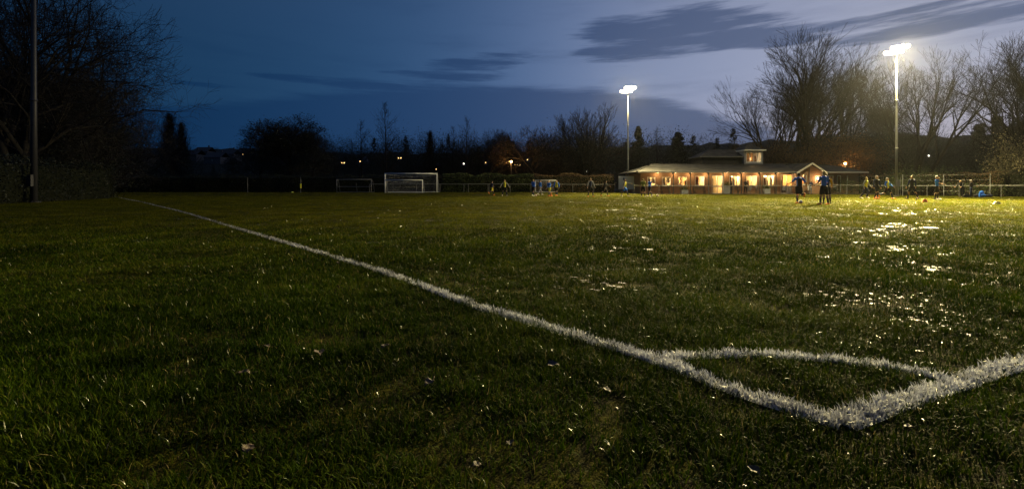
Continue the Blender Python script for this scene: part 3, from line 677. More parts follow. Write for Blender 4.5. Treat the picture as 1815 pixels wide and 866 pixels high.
proto('brown', 'round', 14, 12, 'leaf_brown', 9000, .13, jit=.4); proto('autumn', 'small', 19, 9, 'leaf_autumn', 9000, .13, jit=.45)
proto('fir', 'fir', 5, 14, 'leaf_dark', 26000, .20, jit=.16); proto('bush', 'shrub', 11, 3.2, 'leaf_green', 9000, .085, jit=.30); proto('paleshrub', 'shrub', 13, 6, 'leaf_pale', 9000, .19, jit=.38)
proto('bigdark', 'wide', 31, 16, 'leaf_dark', 42000, .24, jit=.55)

# the big bare trees on the right, behind the clubhouse
tree('bare_tree', 'vaseA', 1425, 74, 72, 'tallest of the bare trees behind the clubhouse, standing over its gable', group='bare trees on the right', rz=.0, wide=1.08)
tree('bare_tree', 'vaseB', 1380, 78, 152, 'bare tree leaning left behind the lit upper window of the clubhouse', group='bare trees on the right', rz=.6, wide=.9)
tree('bare_tree', 'vaseC', 1484, 80, 118, 'bare tree rising just left of the tall right floodlight, behind the gable', group='bare trees on the right', rz=.3, wide=.8)
tree('bare_tree', 'vaseB', 1620, 72, 104, 'bare tree just right of the tall right floodlight', group='bare trees on the right', rz=2.9, wide=.92)
tree('bare_tree', 'smallA', 1508, 82, 192, 'small pale bare tree beside the orange lamp right of the clubhouse', group='bare trees on the right', rz=1)
tree('bare_tree', 'vaseA', 1822, 58, 74, 'bare tree cut off by the right edge of the picture', group='bare trees on the right', rz=2.9, wide=.85)
tree('evergreen_tree', 'oakB', 1560, 86, 190, 'dark dense evergreen behind the tall right floodlight pole', rz=.5, wide=.6)
tree('leafy_tree', 'oakB', 1845, 62, 205, 'dark leafed tree at the right edge behind the pale shrub', rz=2.0, wide=1.3)
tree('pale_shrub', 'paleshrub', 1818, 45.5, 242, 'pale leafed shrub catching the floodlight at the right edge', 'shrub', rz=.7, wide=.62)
for i, (px, D, top, w, lab) in enumerate(((1350, 68, 252, 1.3, 'autumn tree lit from below behind the upper clubhouse window'), (1385, 66, 262, 1.2, 'low autumn tree just right of the upper clubhouse window'),
        (1478, 69, 240, 1.2, 'rusty autumn tree between the gable and the orange lamp'), (1428, 66, 268, 1.2, 'low autumn bush directly above the clubhouse gable'), (1530, 70, 252, 1.2, 'brown tree just right of the orange lamp'))):
    tree('autumn_tree', 'autumn', px, D, top, lab, group='autumn trees behind the clubhouse', rz=i*1.7, wide=w)
# trees beyond the far hedge, left to right
tree('poplar_tree', 'poplar', 301, 90, 197, 'tall narrow poplar rising over the dark left treeline', rz=.2, wide=1.0)
tree('poplar_tree', 'poplar', 321, 92, 214, 'shorter poplar close to the right of the tall one', rz=2.2, wide=.9)
tree('dense_tree', 'oak', 512, 74, 218, 'dense dark leafy tree left of the small grey goal', rz=1.0, wide=1.15)
tree('dense_tree', 'oakB', 548, 72, 238, 'lower dense tree against the right side of the big leafy one', rz=2.6, wide=1.0)
tree('dense_tree', 'oakB', 466, 84, 246, 'low dark tree left of the big leafy one', rz=0.3, wide=1.1)
tree('slender_tree', 'spireA', 640, 80, 211, 'shorter slender bare tree above the small grey goal', rz=.3, wide=1.0)
tree('slender_tree', 'spireB', 685, 74, 178, 'tallest slender bare tree, above the left post of the big goal', rz=1.2, wide=.9)
tree('slender_tree', 'poplar', 762, 84, 230, 'narrow bushy tree above the right post of the big goal', rz=1.2, wide=.9)
tree('slender_tree', 'spireB', 803, 84, 222, 'left of two thin bare trees right of the big goal', rz=3.4, wide=.9)
tree('slender_tree', 'spireA', 828, 76, 204, 'right and taller of two thin bare trees right of the big goal', rz=4.0, wide=.85)
tree('round_tree', 'roundB', 872, 78, 234, 'round bare tree left of the small orange street lamp', rz=.9, wide=1.0)
tree('round_tree', 'brown', 945, 74, 237, 'round tree with a fine brown crown right of the small street lamp', rz=.5, wide=1.15)
tree('round_tree', 'roundA', 1040, 76, 196, 'tall round bare tree left of the left floodlight', rz=3.0, wide=.85)
tree('round_tree', 'smallB', 1012, 78, 238, 'low bare tree filling the left foot of the tall round one', rz=3.0, wide=1.6)
tree('round_tree', 'brown', 1075, 78, 240, 'low brown tree close left of the left floodlight pole', rz=4.0, wide=1.1)
tree('fir_tree', 'fir', 1130, 84, 226, 'pointed dark conifer just right of the left floodlight pole', rz=.4, wide=1.1)
tree('slender_tree', 'spireA', 1163, 86, 224, 'slender tree second to the right of the left floodlight', rz=.8, wide=.9)
tree('fir_tree', 'fir', 1202, 90, 236, 'squat conifer above the left end of the clubhouse roof', rz=2.4, wide=1.6)
tree('fir_tree', 'fir', 1765, 84, 208, 'dark conifer between the right bare trees and the right edge', rz=1.1, wide=1.2)
tree('fir_tree', 'fir', 1735, 88, 222, 'shorter dark conifer next to the one by the right edge', rz=2.1, wide=1.4)
# the dark group at the left edge
tree('dark_tree', 'leftB', 30, 31, -150, 'huge bare tree whose dark trunk stands at the far left edge', group='dark trees on the left', rz=.3, wide=.62)
tree('dark_tree', 'leftA', 100, 38, -45, 'bare spreading tree right of the unlit mast, branches reaching out over the field', group='dark trees on the left', rz=0.0, wide=.80)
tree('dark_tree', 'bigdark', 40, 46, 128, 'dense dark tree behind the unlit mast', group='dark trees on the left', rz=1.5, wide=1.0)
tree('dark_tree', 'bigdark', 122, 52, 150, 'dense dark tree right of the unlit mast', group='dark trees on the left', rz=3.5, wide=.95)
tree('dark_tree', 'bigdark', -60, 36, 110, 'dense dark tree cut off by the left edge', group='dark trees on the left', rz=4.5, wide=.9)
tree('dark_tree', 'roundA', 205, 76, 226, 'lower bare tree at the right end of the dark left group', group='dark trees on the left', rz=4.5, wide=1.2)
tree('dark_tree', 'smallB', 245, 80, 238, 'small bare tree just left of the poplars', group='dark trees on the left', rz=1.5, wide=1.5)

# belt of woodland behind: one mass nobody could count
GAPS = [(236.7, 285), (355, 273), (399, 278), (430.7, 274), (608, 288.6), (638.5, 286), (647, 283), (708.5, 280), (776, 294), (773, 300), (822, 290), (861, 288), (917, 292), (935, 283), (1041.5, 304.5), (1137.5, 294.5), (1646, 276)]
def wood(name, label, rows, seed):
    r = np.random.default_rng(seed); Vs, Ls, Fs = [], [], []; off = 0
    srcs = []
    for k in ('smallA', 'smallB', 'roundA', 'fir', 'spireA', 'autumn'):
        mt, mc, ml, H = PROTO[k]
        for me in (mc, ml):
            if me is None: continue
            v = np.empty(len(me.vertices)*3, np.float32); me.vertices.foreach_get('co', v); l = np.empty(len(me.loops), np.int32); me.loops.foreach_get('vertex_index', l)
            srcs.append((k, v.reshape(-1, 3)/H, l.reshape(-1, 4)))
    for (px0, px1, D0, D1, n, h0, h1) in rows:
        for i in range(n):
            D = r.uniform(D0, D1); px = r.uniform(px0, px1); x = at(px, D); zb = float(hill(np.array([x]), np.array([D]))[0]) if D > 100 else 0.0; zb = max(zb, 0)
            H = r.uniform(h0, h1); k = srcs[r.integers(0, len(srcs))]
            keep = r.uniform(0, 1, len(k[2])) < min(1, 3500/len(k[2])); f = k[2][keep]; a = r.uniform(0, 6.28); c, s_ = math.cos(a), math.sin(a); w = H*r.uniform(.9, 1.5)
            used = np.unique(f); mp = np.zeros(len(k[1]), np.int32); mp[used] = np.arange(len(used)); v = k[1][used]
            v = np.stack([(v[:,0]*c-v[:,1]*s_)*w+x, (v[:,0]*s_+v[:,1]*c)*w+D, v[:,2]*H+zb-.3], 1)
            # openings in the canopy where house lights glimmer through
            fc = v[mp[f]].mean(1); fx = CX+F*fc[:,0]/fc[:,1]; fy = HY-F*(fc[:,2]-EYE)/fc[:,1]; ok = np.ones(len(f), bool)
            for gx_, gy_ in GAPS: ok &= np.hypot(fx-gx_, fy-gy_) > 5.5
            f = f[ok]
            if len(f) == 0: continue
            Vs.append(v); Ls.append(mp[f].ravel()+off); off += len(v)
    V = np.concatenate(Vs); L_ = np.concatenate(Ls); o = link(name, np_mesh(name, V, np.full(len(L_)//4, 4), L_, M['leaf_dark'], tint=r.uniform(0, 1, len(V))))
    tag(o, label, 'woodland', kind='stuff')
wood('woodland', 'dark belt of far trees and scrub between the hedge and the hills', [(180, 330, 84, 100, 26, 6, 10), (330, 480, 84, 100, 18, 4.5, 6.5), (480, 1000, 80, 100, 150, 7, 11.5), (780, 1300, 88, 104, 90, 8.5, 13.0), (1290, 1580, 90, 105, 40, 8, 11.5), (1560, 1850, 76, 98, 50, 8, 12.5), (-60, 200, 62, 90, 24, 8, 16), (-60, 1900, 230, 330, 110, 4, 8)], 3)

# ------------------------------------------------------------------ hedges
def hedge(name, a, b, h, w, label, leaf, seed, group='clipped hedges around the pitch', dens=150, ls=.10, wave=.10):
    r = np.random.default_rng(seed); A = np.array(a); B = np.array(b); L_ = np.linalg.norm(B-A); u = (B-A)/L_; nrm = np.array([-u[1], u[0]])
    root = empty(name, (*a, ground_z(*a))); tag(root, label, 'hedge', group)
    n = int(L_*(2*h+w)*dens); s = r.uniform(0, L_, n); q = r.uniform(0, 2*h+w, n)
    off = np.where(q < h, -w/2, np.where(q < h+w, q-h-w/2, w/2)); z = np.where(q < h, q, np.where(q < h+w, h, 2*h+w-q))
    top = h*(1+wave*(vnoise(s+50, s*0+3, .7, seed)-.5)*2 + wave*.6*(vnoise(s+9, s*0+7, 3.1, seed+1)-.5)); z = z/h*top
    off = off*(1+.25*(vnoise(s+20, z+5, 1.1, seed+2)-.5)*2) + r.normal(0, .05, n); z = z + r.normal(0, .04, n)
    C = np.stack([u[0]*s+nrm[0]*off, u[1]*s+nrm[1]*off, np.maximum(z, .03)], 1)
    gz = np.array([ground_z(a[0]+c[0], a[1]+c[1]) - ground_z(*a) for c in C[::40]]); C[:, 2] += np.repeat(gz, 40)[:n]
    link('foliage', leaf_mesh('foliage', C, ls, M[leaf], r), root)
    mb = MB(); k = 24
    for i in range(k):
        s0, s1 = L_*i/k, L_*(i+1)/k
        for (o0, o1) in (((-w*.38), (w*.38)),):
            vs = []
            for ss_ in (s0, s1):
                hh = h*.88
                for (oo, zz) in ((o0, -.15), (o0*1.05, hh*.6), (o0*.8, hh), (o1*.8, hh), (o1*1.05, hh*.6), (o1, -.15)): vs.append((u[0]*ss_+nrm[0]*oo, u[1]*ss_+nrm[1]*oo, zz))
            mb.add(vs, [(j, j+1, j+7, j+6) for j in range(5)] + ([(5,4,3,2,1,0)] if i == 0 else []) + ([(6,7,8,9,10,11)] if i == k-1 else []))
    mb.build('branches', M['hedge_core'], root); return root
hedge('hedge', (-62, 60), (-28, 60.5), 2.2, 1.4, 'unlit hedge behind the far left corner post', 'leaf_dark', 1)
hedge('hedge', (-28, 60.5), (-9.5, 60.5), 2.2, 1.3, 'dark clipped hedge behind the small and big goals', 'leaf_dark', 2)
hedge('hedge', (-9.4, 60.3), (3, 60.3), 2.35, 1.3, 'green clipped hedge right of the big goal, left of the players', 'leaf_green', 3)
hedge('hedge', (3.1, 60.5), (13.9, 61), 2.4, 1.3, 'browner clipped hedge between the players and the white board', 'leaf_brown', 4)
hedge('hedge', (44.4, 58), (47.0, 53.6), 2.5, 1.3, 'short brown hedge section right of the clubhouse, behind the balls on the fence', 'leaf_brown', 5)
hedge('hedge', (47.6, 52.0), (50.2, 45.0), 2.45, 1.3, 'long brown beech hedge right of the round bush', 'leaf_brown', 6, dens=200)
hedge('hedge', (50.3, 44.6), (53.0, 37.0), 2.5, 1.3, 'dark green hedge at the right edge below the pale shrub', 'leaf_dark', 7)
hedge('hedge', (-34.5, 37), (-27.5, 20), 2.6, 2.0, 'unlit ivy covered hedge at the left edge behind the fence posts', 'leaf_dark', 8, dens=110)
hedge('hedge', (-61, 60), (-35, 38), 2.6, 1.6, 'dark hedge running away along the left side', 'leaf_dark', 9, dens=80)
for i, (px, D, top, w, lab) in enumerate(((1640, 50.0, 302, 2.0, 'big round green bush right of the tall right floodlight pole'), (1614, 51, 307, 1.5, 'lower left lobe of the round green bushes by the floodlight pole'), (1500, 53.5, 318, .9, 'small bright green bush in front of the low wing of the clubhouse'))):
    t = tree('bush', 'bush', px, D, top, lab, 'bush', 'green bushes by the rail', rz=i*2.0, wide=w)
# ------------------------------------------------------------------ clubhouse
def brick_mat():
    m = bpy.data.materials.new('brick'); m.use_nodes = True; nt = m.node_tree; N = nt.nodes; L = nt.links; b = N['Principled BSDF']
    tc = N.new('ShaderNodeTexCoord'); sp = N.new('ShaderNodeSeparateXYZ'); L.new(tc.outputs['Object'], sp.inputs[0]); cb = N.new('ShaderNodeCombineXYZ')
    ad = N.new('ShaderNodeMath'); L.new(sp.outputs[0], ad.inputs[0]); L.new(sp.outputs[1], ad.inputs[1]); L.new(ad.outputs[0], cb.inputs[0]); L.new(sp.outputs[2], cb.inputs[1])
    br = N.new('ShaderNodeTexBrick'); L.new(cb.outputs[0], br.inputs['Vector']); br.inputs['Scale'].default_value = 1.0
    br.inputs['Brick Width'].default_value = .225; br.inputs['Row Height'].default_value = .075; br.inputs['Mortar Size'].default_value = .010
    br.inputs['Color1'].default_value = (.34, .175, .075, 1); br.inputs['Color2'].default_value = (.25, .12, .05, 1); br.inputs['Mortar'].default_value = (.25, .22, .19, 1)
    L.new(br.outputs['Color'], b.inputs['Base Color']); b.inputs['Roughness'].default_value = .85
    bp = N.new('ShaderNodeBump'); bp.inputs['Distance'].default_value = .01; bp.invert = True; L.new(br.outputs['Fac'], bp.inputs['Height']); L.new(bp.outputs[0], b.inputs['Normal']); return m
M['brick'] = brick_mat()
def roof_mat():
    m = mat('roof_tiles', (0.075, 0.070, 0.070), .8, .15); nt = m.node_tree; N = nt.nodes; L = nt.links; b = N['Principled BSDF']
    tc = N.new('ShaderNodeTexCoord'); wv = N.new('ShaderNodeTexWave'); wv.wave_type = 'BANDS'; wv.bands_direction = 'X'; wv.inputs['Scale'].default_value = .9; wv.inputs['Distortion'].default_value = .0
    L.new(tc.outputs['Object'], wv.inputs['Vector']); bp = N.new('ShaderNodeBump'); bp.inputs['Strength'].default_value = .6; bp.inputs['Distance'].default_value = .03; L.new(wv.outputs['Fac'], bp.inputs['Height']); L.new(bp.outputs[0], b.inputs['Normal'])
    n = [x for x in N if x.type == 'TEX_NOISE'][0]; n.inputs['Scale'].default_value = 1.2
    r = N.new('ShaderNodeValToRGB'); L.new(n.outputs['Fac'], r.inputs[0]); r.color_ramp.elements[0].position = .35; r.color_ramp.elements[0].color = (.030, .029, .028, 1); r.color_ramp.elements[1].position = .7; r.color_ramp.elements[1].color = (.065, .062, .06, 1)
    L.new(r.outputs[0], b.inputs['Base Color']); return m
M['roof'] = roof_mat()
def glass_mat():
    m = bpy.data.materials.new('window_glass'); m.use_nodes = True; nt = m.node_tree; N = nt.nodes; L = nt.links; N.clear()
    t = N.new('ShaderNodeBsdfTransparent'); t.inputs[0].default_value = (.93, .95, .93, 1); g = N.new('ShaderNodeBsdfGlossy'); g.inputs['Roughness'].default_value = .03
    f = N.new('ShaderNodeFresnel'); f.inputs[0].default_value = 1.5; mx = N.new('ShaderNodeMixShader'); o = N.new('ShaderNodeOutputMaterial')
    L.new(f.outputs[0], mx.inputs[0]); L.new(t.outputs[0], mx.inputs[1]); L.new(g.outputs[0], mx.inputs[2]); L.new(mx.outputs[0], o.inputs[0]); return m
M['glass'] = glass_mat()
M['frame'] = mat('white_frame', (.78, .78, .74), .5, .4, var=.06)
M['frame_dark'] = mat('dark_frame', (.05, .05, .05), .5, .4)
M['render'] = mat('interior_plaster', (.62, .50, .30), .9, .2, var=.12, scale=1.5)
M['orange_plaster'] = mat('orange_plaster', (.60, .38, .18), .9, .2, var=.12, scale=1.5)
M['floor_in'] = mat('floor_wood', (.25, .15, .08), .6, .3, var=.2)
M['curtain'] = mat('curtain_cloth', (.62, .58, .48), .9, .1, var=.15, scale=6)
M['curtain_dark'] = mat('dark_curtain', (.16, .07, .035), .9, .1, var=.15, scale=6)
M['furn'] = mat('dark_furniture', (.07, .04, .025), .6, .3, var=.2)
M['cladding'] = mat('dark_cladding', (.035, .035, .038), .7, .3, var=.2, scale=3)
M['bulb_warm'] = emis('ceiling_bulb', (1.0, .78, .45), 14.0); M['soffit_glow'] = emis('soffit_bulb', (1.0, .66, .32), 2.5)
M['grey_panel'] = mat('grey_panel', (.28, .29, .31), .7, .3, var=.15, scale=3)
M['gutter'] = mat('gutter', (.16, .16, .16), .5, .4, var=.1)
M['fascia'] = mat('fascia_board', (.42, .40, .37), .6, .4, var=.1)
M['tarmac'] = mat('paving', (.07, .065, .06), .85, .3, var=.3, scale=3)

GZ = .16
YF = 55.0
def wx(px, D=YF): return at(px, D)
def wz(py, D=YF): return zat(py, D)
def wall_open(mb, x0, x1, y0, y1, z0, z1, ops):
    """wall box with rectangular openings (xa, xb, za, zb), butted pieces"""
    ops = sorted(ops); x = x0
    for (a, b, c, d) in ops:
        mb.box(x, a, y0, y1, z0, z1)
        if c > z0 + .01: mb.box(a, b, y0, y1, z0, c)
        mb.box(a, b, y0, y1, d, z1); x = b
    mb.box(x, x1, y0, y1, z0, z1)
def window_part(root, xa, xb, za, zb, y, ox=0, mull=1, name='window', sill=True, transom=False, f=.07, fm='frame'):
    mb = MB(); d0, d1 = y-.03, y+.06
    mb.box(xa, xa+f, d0, d1, za, zb); mb.box(xb-f, xb, d0, d1, za, zb); mb.box(xa+f, xb-f, d0, d1, zb-f, zb); mb.box(xa+f, xb-f, d0, d1, za, za+f)
    for k in range(mull):
        c = xa + (xb-xa)*(k+1)/(mull+1); mb.box(c-f*.45, c+f*.45, d0+.005, d1-.005, za+f, zb-f)
    fr = mb.build(name, M[fm], root)
    if transom:
        zt = za+(zb-za)*.38; tb = MB(); tb.box(xa+f, xb-f, d0-.004, d0+.03, zt-.05, zt+.05); tb.build('transom', M[fm], fr)
    if sill:
        sb = MB(); sb.box(xa-.06, xb+.06, y-.12, y+.02, za-.075, za-.003); sb.build('sill', M[fm], fr)
    gb = MB(); gb.box(xa+f, xb-f, y+.010, y+.016, za+f, zb-f); gb.build('pane', M['glass'], fr)
    return fr
club = empty('clubhouse', (0, 0, 0)); tag(club, 'long low brick clubhouse with glowing windows, a veranda and a small lit upper window', 'clubhouse')
X0, X1 = wx(1135), wx(1412); eave = zat(305.5, 53.6); wtop = 2.72
OPS = [(1147.6, 1161.8, 329, 313.6), (1173.6, 1189.5, 329, 313.6), (1201.7, 1218, 329, 313.2), (1232, 1249.4, 329, 311.8), (1261.6, 1281.2, 343, 310.8), (1293, 1312.7, 329, 311.5),
       (1322.8, 1342.4, 329, 311.2), (1352.8, 1373, 329, 310.2), (1384, 1406, 343.5, 309)]
rects = [(wx(a), wx(b), max(wz(c), GZ+.02), wz(d)) for a, b, c, d in OPS]
mb = MB(); wall_open(mb, X0, X1, YF, YF+.22, GZ-.3, wtop, rects); mb.build('front_wall', M['brick'], club)
mb = MB(); mb.box(X0, X0+.22, YF+.22, 62, GZ-.3, wtop); mb.build('side_wall', M['brick'], club)
mb = MB(); mb.box(X0, 43.6, 62, 62.22, GZ-.3, wtop); mb.build('back_wall', M['brick'], club)
mb = MB(); mb.box(X0+.22, 43.4, YF+.22, 62, GZ-.2, GZ+.01); mb.build('interior_floor', M['floor_in'], club)
mb = MB(); mb.box(X0+.22, X1+3.2, YF+.22, 62, 2.66, 2.71); mb.build('ceiling', M['render'], club)
# rooms: partition walls, back linings and hanging lamps
parts = [X0+.22, wx(1196), wx(1255), wx(1288), wx(1317), wx(1347), wx(1379), X1+.05]
for p in parts[1:-1]: pb = MB(); pb.box(p-.05, p+.05, YF+.23, 61.9, GZ+.012, 2.655); pb.build('partition', M['render'], club)
RM = ['render', 'orange_plaster', 'render', 'orange_plaster', 'render', 'render', 'orange_plaster']; RE = [1.0, .75, .9, .55, .9, .6, .6]
for i in range(7):
    a, b = parts[i]+.06, parts[i+1]-.06; dep = (3.4, 3.0, 3.6, 2.8, 3.0, 2.6, 3.0)[i]
    lb = MB(); lb.box(a, b, YF+dep, YF+dep+.1, GZ+.012, 2.655); lb.build('room_wall', M[RM[i]], club)
    cx = (a+b)/2 + (.5 if i % 2 else -.4)
    hb = MB(); hb.ball((cx, YF+1.7, 2.36), .13, 10, 7); hb.tube([(cx, YF+1.7, 2.48), (cx, YF+1.7, 2.655)], .012, 5); hb.build('hanging_lamp', M['bulb_warm'], club)
    add_light('room_lamp', 'POINT', (cx, YF+1.2, 2.2), ROOM_E*RE[i]*(b-a)/2.6, (1.0, .68, .34), .25, club)
    # furniture seen through the panes
    r_ = random.Random(i)
    for k in range(3):
        fb = MB(); fx = a+.3+(b-a-.9)*r_.random(); hh = r_.uniform(.8, 1.9); ww = r_.uniform(.35, .8); fb.box(fx, fx+ww, YF+dep-.5-.02*k, YF+dep-.02-.01*k, GZ+.012, GZ+hh)
        fb.box(fx+.03, fx+ww-.03, YF+dep-.53-.02*k, YF+dep-.505-.02*k, GZ+.1, GZ+hh-.08)
        fb.build('cupboard', M['furn'], club)
    qb = MB(); qx = a+.5+(b-a-1.2)*r_.random(); qb.box(qx, qx+.6, YF+dep-.04, YF+dep-.005, 1.45, 1.95); qb.build('picture_frame', M['curtain' if i % 2 else 'furn'], club)
for i, (a, b, c, d) in enumerate(rects):
    door = i in (4, 8)
    fr = window_part(club, a, b, c, d, YF+.07, mull=(1, 1, 1, 1, 1, 2, 1, 2, 1)[i], name='door' if door else 'window', sill=not door, transom=door, f=.075)
    if door:
        hb = MB(); hb.tube([((a+b)/2-.1, YF+.0, 1.0), ((a+b)/2-.1, YF+.0, 1.35)], .018, 6); hb.build('handle', M['galv'], fr)
    w = b-a
    cu = MB(); n = 10
    def curtain(xa, xb, z0, z1, m):
        q = MB(); vs = []
        for k in range(n+1):
            xx = xa+(xb-xa)*k/n; yy = YF+.34+.03*(k % 2); vs += [(xx, yy, z0), (xx, yy, z1)]
        q.add(vs, [(2*k, 2*k+2, 2*k+3, 2*k+1) for k in range(n)]); q.build('curtain', M[m], fr)
    if i in (0, 1): curtain(a+.05, a+w*.45, c+.02, d-.02, 'curtain'); curtain(b-w*.35, b-.05, c+.35, d-.02, 'curtain')
    if i == 3: curtain(a+.08, a+w*.46, c+.05, d-.05, 'curtain_dark')
    if i == 5: curtain(a+.06, a+w*.28, c+.05, d-.05, 'curtain_dark'); curtain(a+w*.36, a+w*.58, c+.05, d-.3, 'curtain_dark')
    if i == 7: curtain(a+.1, a+w*.34, c+.05, d-.28, 'curtain_dark'); curtain(a+w*.7, b-.1, c+.05, d-.32, 'curtain_dark')
    if i == 2: curtain(a+w*.36, a+w*.5, c, d, 'curtain_dark')
# solid lower panels of the right hand door
a, b, c, d = rects[8]; mb = MB(); mb.box(a+.08, (a+b)/2-.04, YF+.03, YF+.05, c+.05, c+.95); mb.build('door_panel', M['furn'], club)
mb = MB(); mb.box((a+b)/2+.04, b-.08, YF+.03, YF+.05, c+.05, c+.95); mb.build('door_panel', M['frame'], club)
# veranda posts, eave beam, gutter, soffit lamps
for px in (1193.5, 1224, 1256, 1282, 1314, 1347, 1376):
    x = wx(px, 53.9); mb = MB(); mb.box(x-.045, x+.045, 53.85, 53.95, GZ-.2, eave-.02)
    mb.box(x-.08, x+.08, 53.81, 53.99, GZ-.2, GZ+.12); mb.add([(x-.05, 53.87, eave-.35), (x+.05, 53.87, eave-.35), (x+.05, 53.87, eave-.03), (x-.05, 53.87, eave-.03), (x-.05, 54.3, eave-.08), (x+.05, 54.3, eave-.08), (x+.05, 54.3, eave-.03), (x-.05, 54.3, eave-.03)], [(0,3,2,1),(4,5,6,7),(0,1,5,4),(3,7,6,2),(1,2,6,5),(0,4,7,3)])
    mb.build('veranda_post', M['frame_dark' if px != 1282 else 'fascia'], club)
mb = MB(); mb.box(X0-.5, wx(1412, 53.8), 53.72, YF-.005, eave-.015, eave+.03); mb.build('soffit', M['render'], club)
mb = MB(); mb.box(X0-.75, wx(1412, 53.5), 53.50, 53.70, eave-.04, eave+.09); mb.build('gutter', M['gutter'], club)
for px in (1166, 1197, 1225, 1254, 1288, 1318, 1347, 1379):
    x = wx(px, 54.5); mb = MB(); mb.tube([(x, 54.45, eave-.06), (x, 54.45, eave-.016)], [.05, .06], 10); mb.build('soffit_lamp', M['soffit_glow'], club)
    add_light('soffit_light', 'POINT', (x, 54.45, eave-.14), SOFFIT_E, (1.0, .66, .30), .06, club)
# roofs
def slab(mb, pts, t=.10):
    P = [Vector(p) for p in pts]; n = len(P); nr = (P[1]-P[0]).cross(P[2]-P[0]).normalized()
    if nr.z < 0: P = P[::-1]; nr = -nr
    vs = P + [p - Vector((0,0,t)) for p in P]; mb.add(vs, [tuple(range(n)), tuple(range(2*n-1, n-1, -1))] + [(i, n+i, n+(i+1) % n, (i+1) % n) for i in range(n)])
RZ = zat(291, 58.5)
xl, xr = X0-.85, X1+1.8; rl = wx(1155, 58.5)
mb = MB(); slab(mb, [(xl, 53.55, eave+.10), (wx(1411, 53.5), 53.55, eave+.10), (wx(1411, 53.5)+1.7, 58.5, RZ), (rl, 58.5, RZ)]); slab(mb, [(xl, 53.55, eave+.09), (rl, 58.5, RZ-.01), (xl, 63.4, eave+.09)]); slab(mb, [(xl, 63.4, eave+.10), (43.6, 63.4, eave+.10), (43.6-2, 58.5, RZ), (rl, 58.5, RZ)])
ro = mb.build('roof', M['roof'], club)
mb = MB(); mb.tube([(rl, 58.5, RZ+.01), (wx(1437, 58.5), 58.5, RZ+.01)], .09, 6); mb.tube([(xl, 53.55, eave+.12), (rl, 58.5, RZ+.02)], .07, 6); mb.build('ridge_tiles', M['roof'], ro)
# gable wing
gx0, gx1 = wx(1412, 54), wx(1457, 54); gm = (gx0+gx1)/2+.05; GT = zat(289, 53.4); ge = zat(303.5, 53.4)
gw = [(wx(1421.6, 54), wx(1430, 54), zat(327, 54), zat(310.3, 54)), (wx(1445.5, 54), wx(1454, 54), zat(327, 54), zat(311.5, 54))]
mb = MB(); wall_open(mb, gx0, gx1, 54.0, 54.22, GZ-.3, ge, gw); mb.add([(gx0, 54.0, ge), (gx1, 54.0, ge), (gm, 54.0, GT-.12), (gx0, 54.22, ge), (gx1, 54.22, ge), (gm, 54.22, GT-.12)], [(0,1,2), (5,4,3), (0,3,4,1), (1,4,5,2), (2,5,3,0)])
mb.box(gx0, gx0+.2, 54.22, YF-.003, GZ-.3, ge); mb.box(gx1-.2, gx1, 54.22, 56, GZ-.3, ge); mb.build('gable_wall', M['brick'], club)
for i, q in enumerate(gw): window_part(club, *q, 54.07, mull=0, f=.06)
mb = MB(); ov = .32; sl_ = (GT-ge)/(gm-gx0)
slab(mb, [(gx0-ov, 53.55, ge-ov*sl_+.05), (gm, 53.55, GT+.05), (gm, 58.6, GT+.05), (gx0-ov, 58.6, ge-ov*sl_+.05)]); slab(mb, [(gx1+ov, 53.55, ge-ov*sl_+.05), (gm, 53.55, GT+.05), (gm, 58.6, GT+.05), (gx1+ov, 58.6, ge-ov*sl_+.05)])
gr_ = mb.build('gable_roof', M['roof'], club)
mb = MB()
for sx in (gx0-ov, gx1+ov):
    z0 = ge-ov*sl_+.06
    mb.add([(sx, 53.46, z0-.20), (gm, 53.46, GT-.14), (gm, 53.46, GT+.08), (sx, 53.46, z0+.02), (sx, 53.53, z0-.20), (gm, 53.53, GT-.14), (gm, 53.53, GT+.08), (sx, 53.53, z0+.02)], [(0,1,2,3), (7,6,5,4), (0,4,5,1), (3,2,6,7), (0,3,7,4), (1,5,6,2)])
mb.build('barge_board', M['fascia'], gr_)
mb = MB(); mb.tube([(gm-.1, 53.93, GZ), (gm-.1, 53.93, GT-.5)], .05, 8); mb.build('drain_pipe', M['frame_dark'], club)
mb = MB(); mb.box(gx0+.22, gx1-.22, 57.0, 57.1, GZ, 2.65); mb.build('room_wall', M['orange_plaster'], club)
add_light('room_lamp', 'POINT', ((gx0+gx1)/2, 55.2, 2.1), ROOM_E*.7, (1.0, .58, .24), .2, club)
mb = MB(); lx = wx(1449, 53.9); mb.ball((lx, 53.88, zat(316, 53.9)), (.10, .10, .14), 10, 7); mb.build('wall_lamp', M['bulb_warm'], club)
add_light('wall_light', 'POINT', (lx, 53.68, zat(316, 53.9)), SOFFIT_E*1.3, (1.0, .62, .28), .08, club)
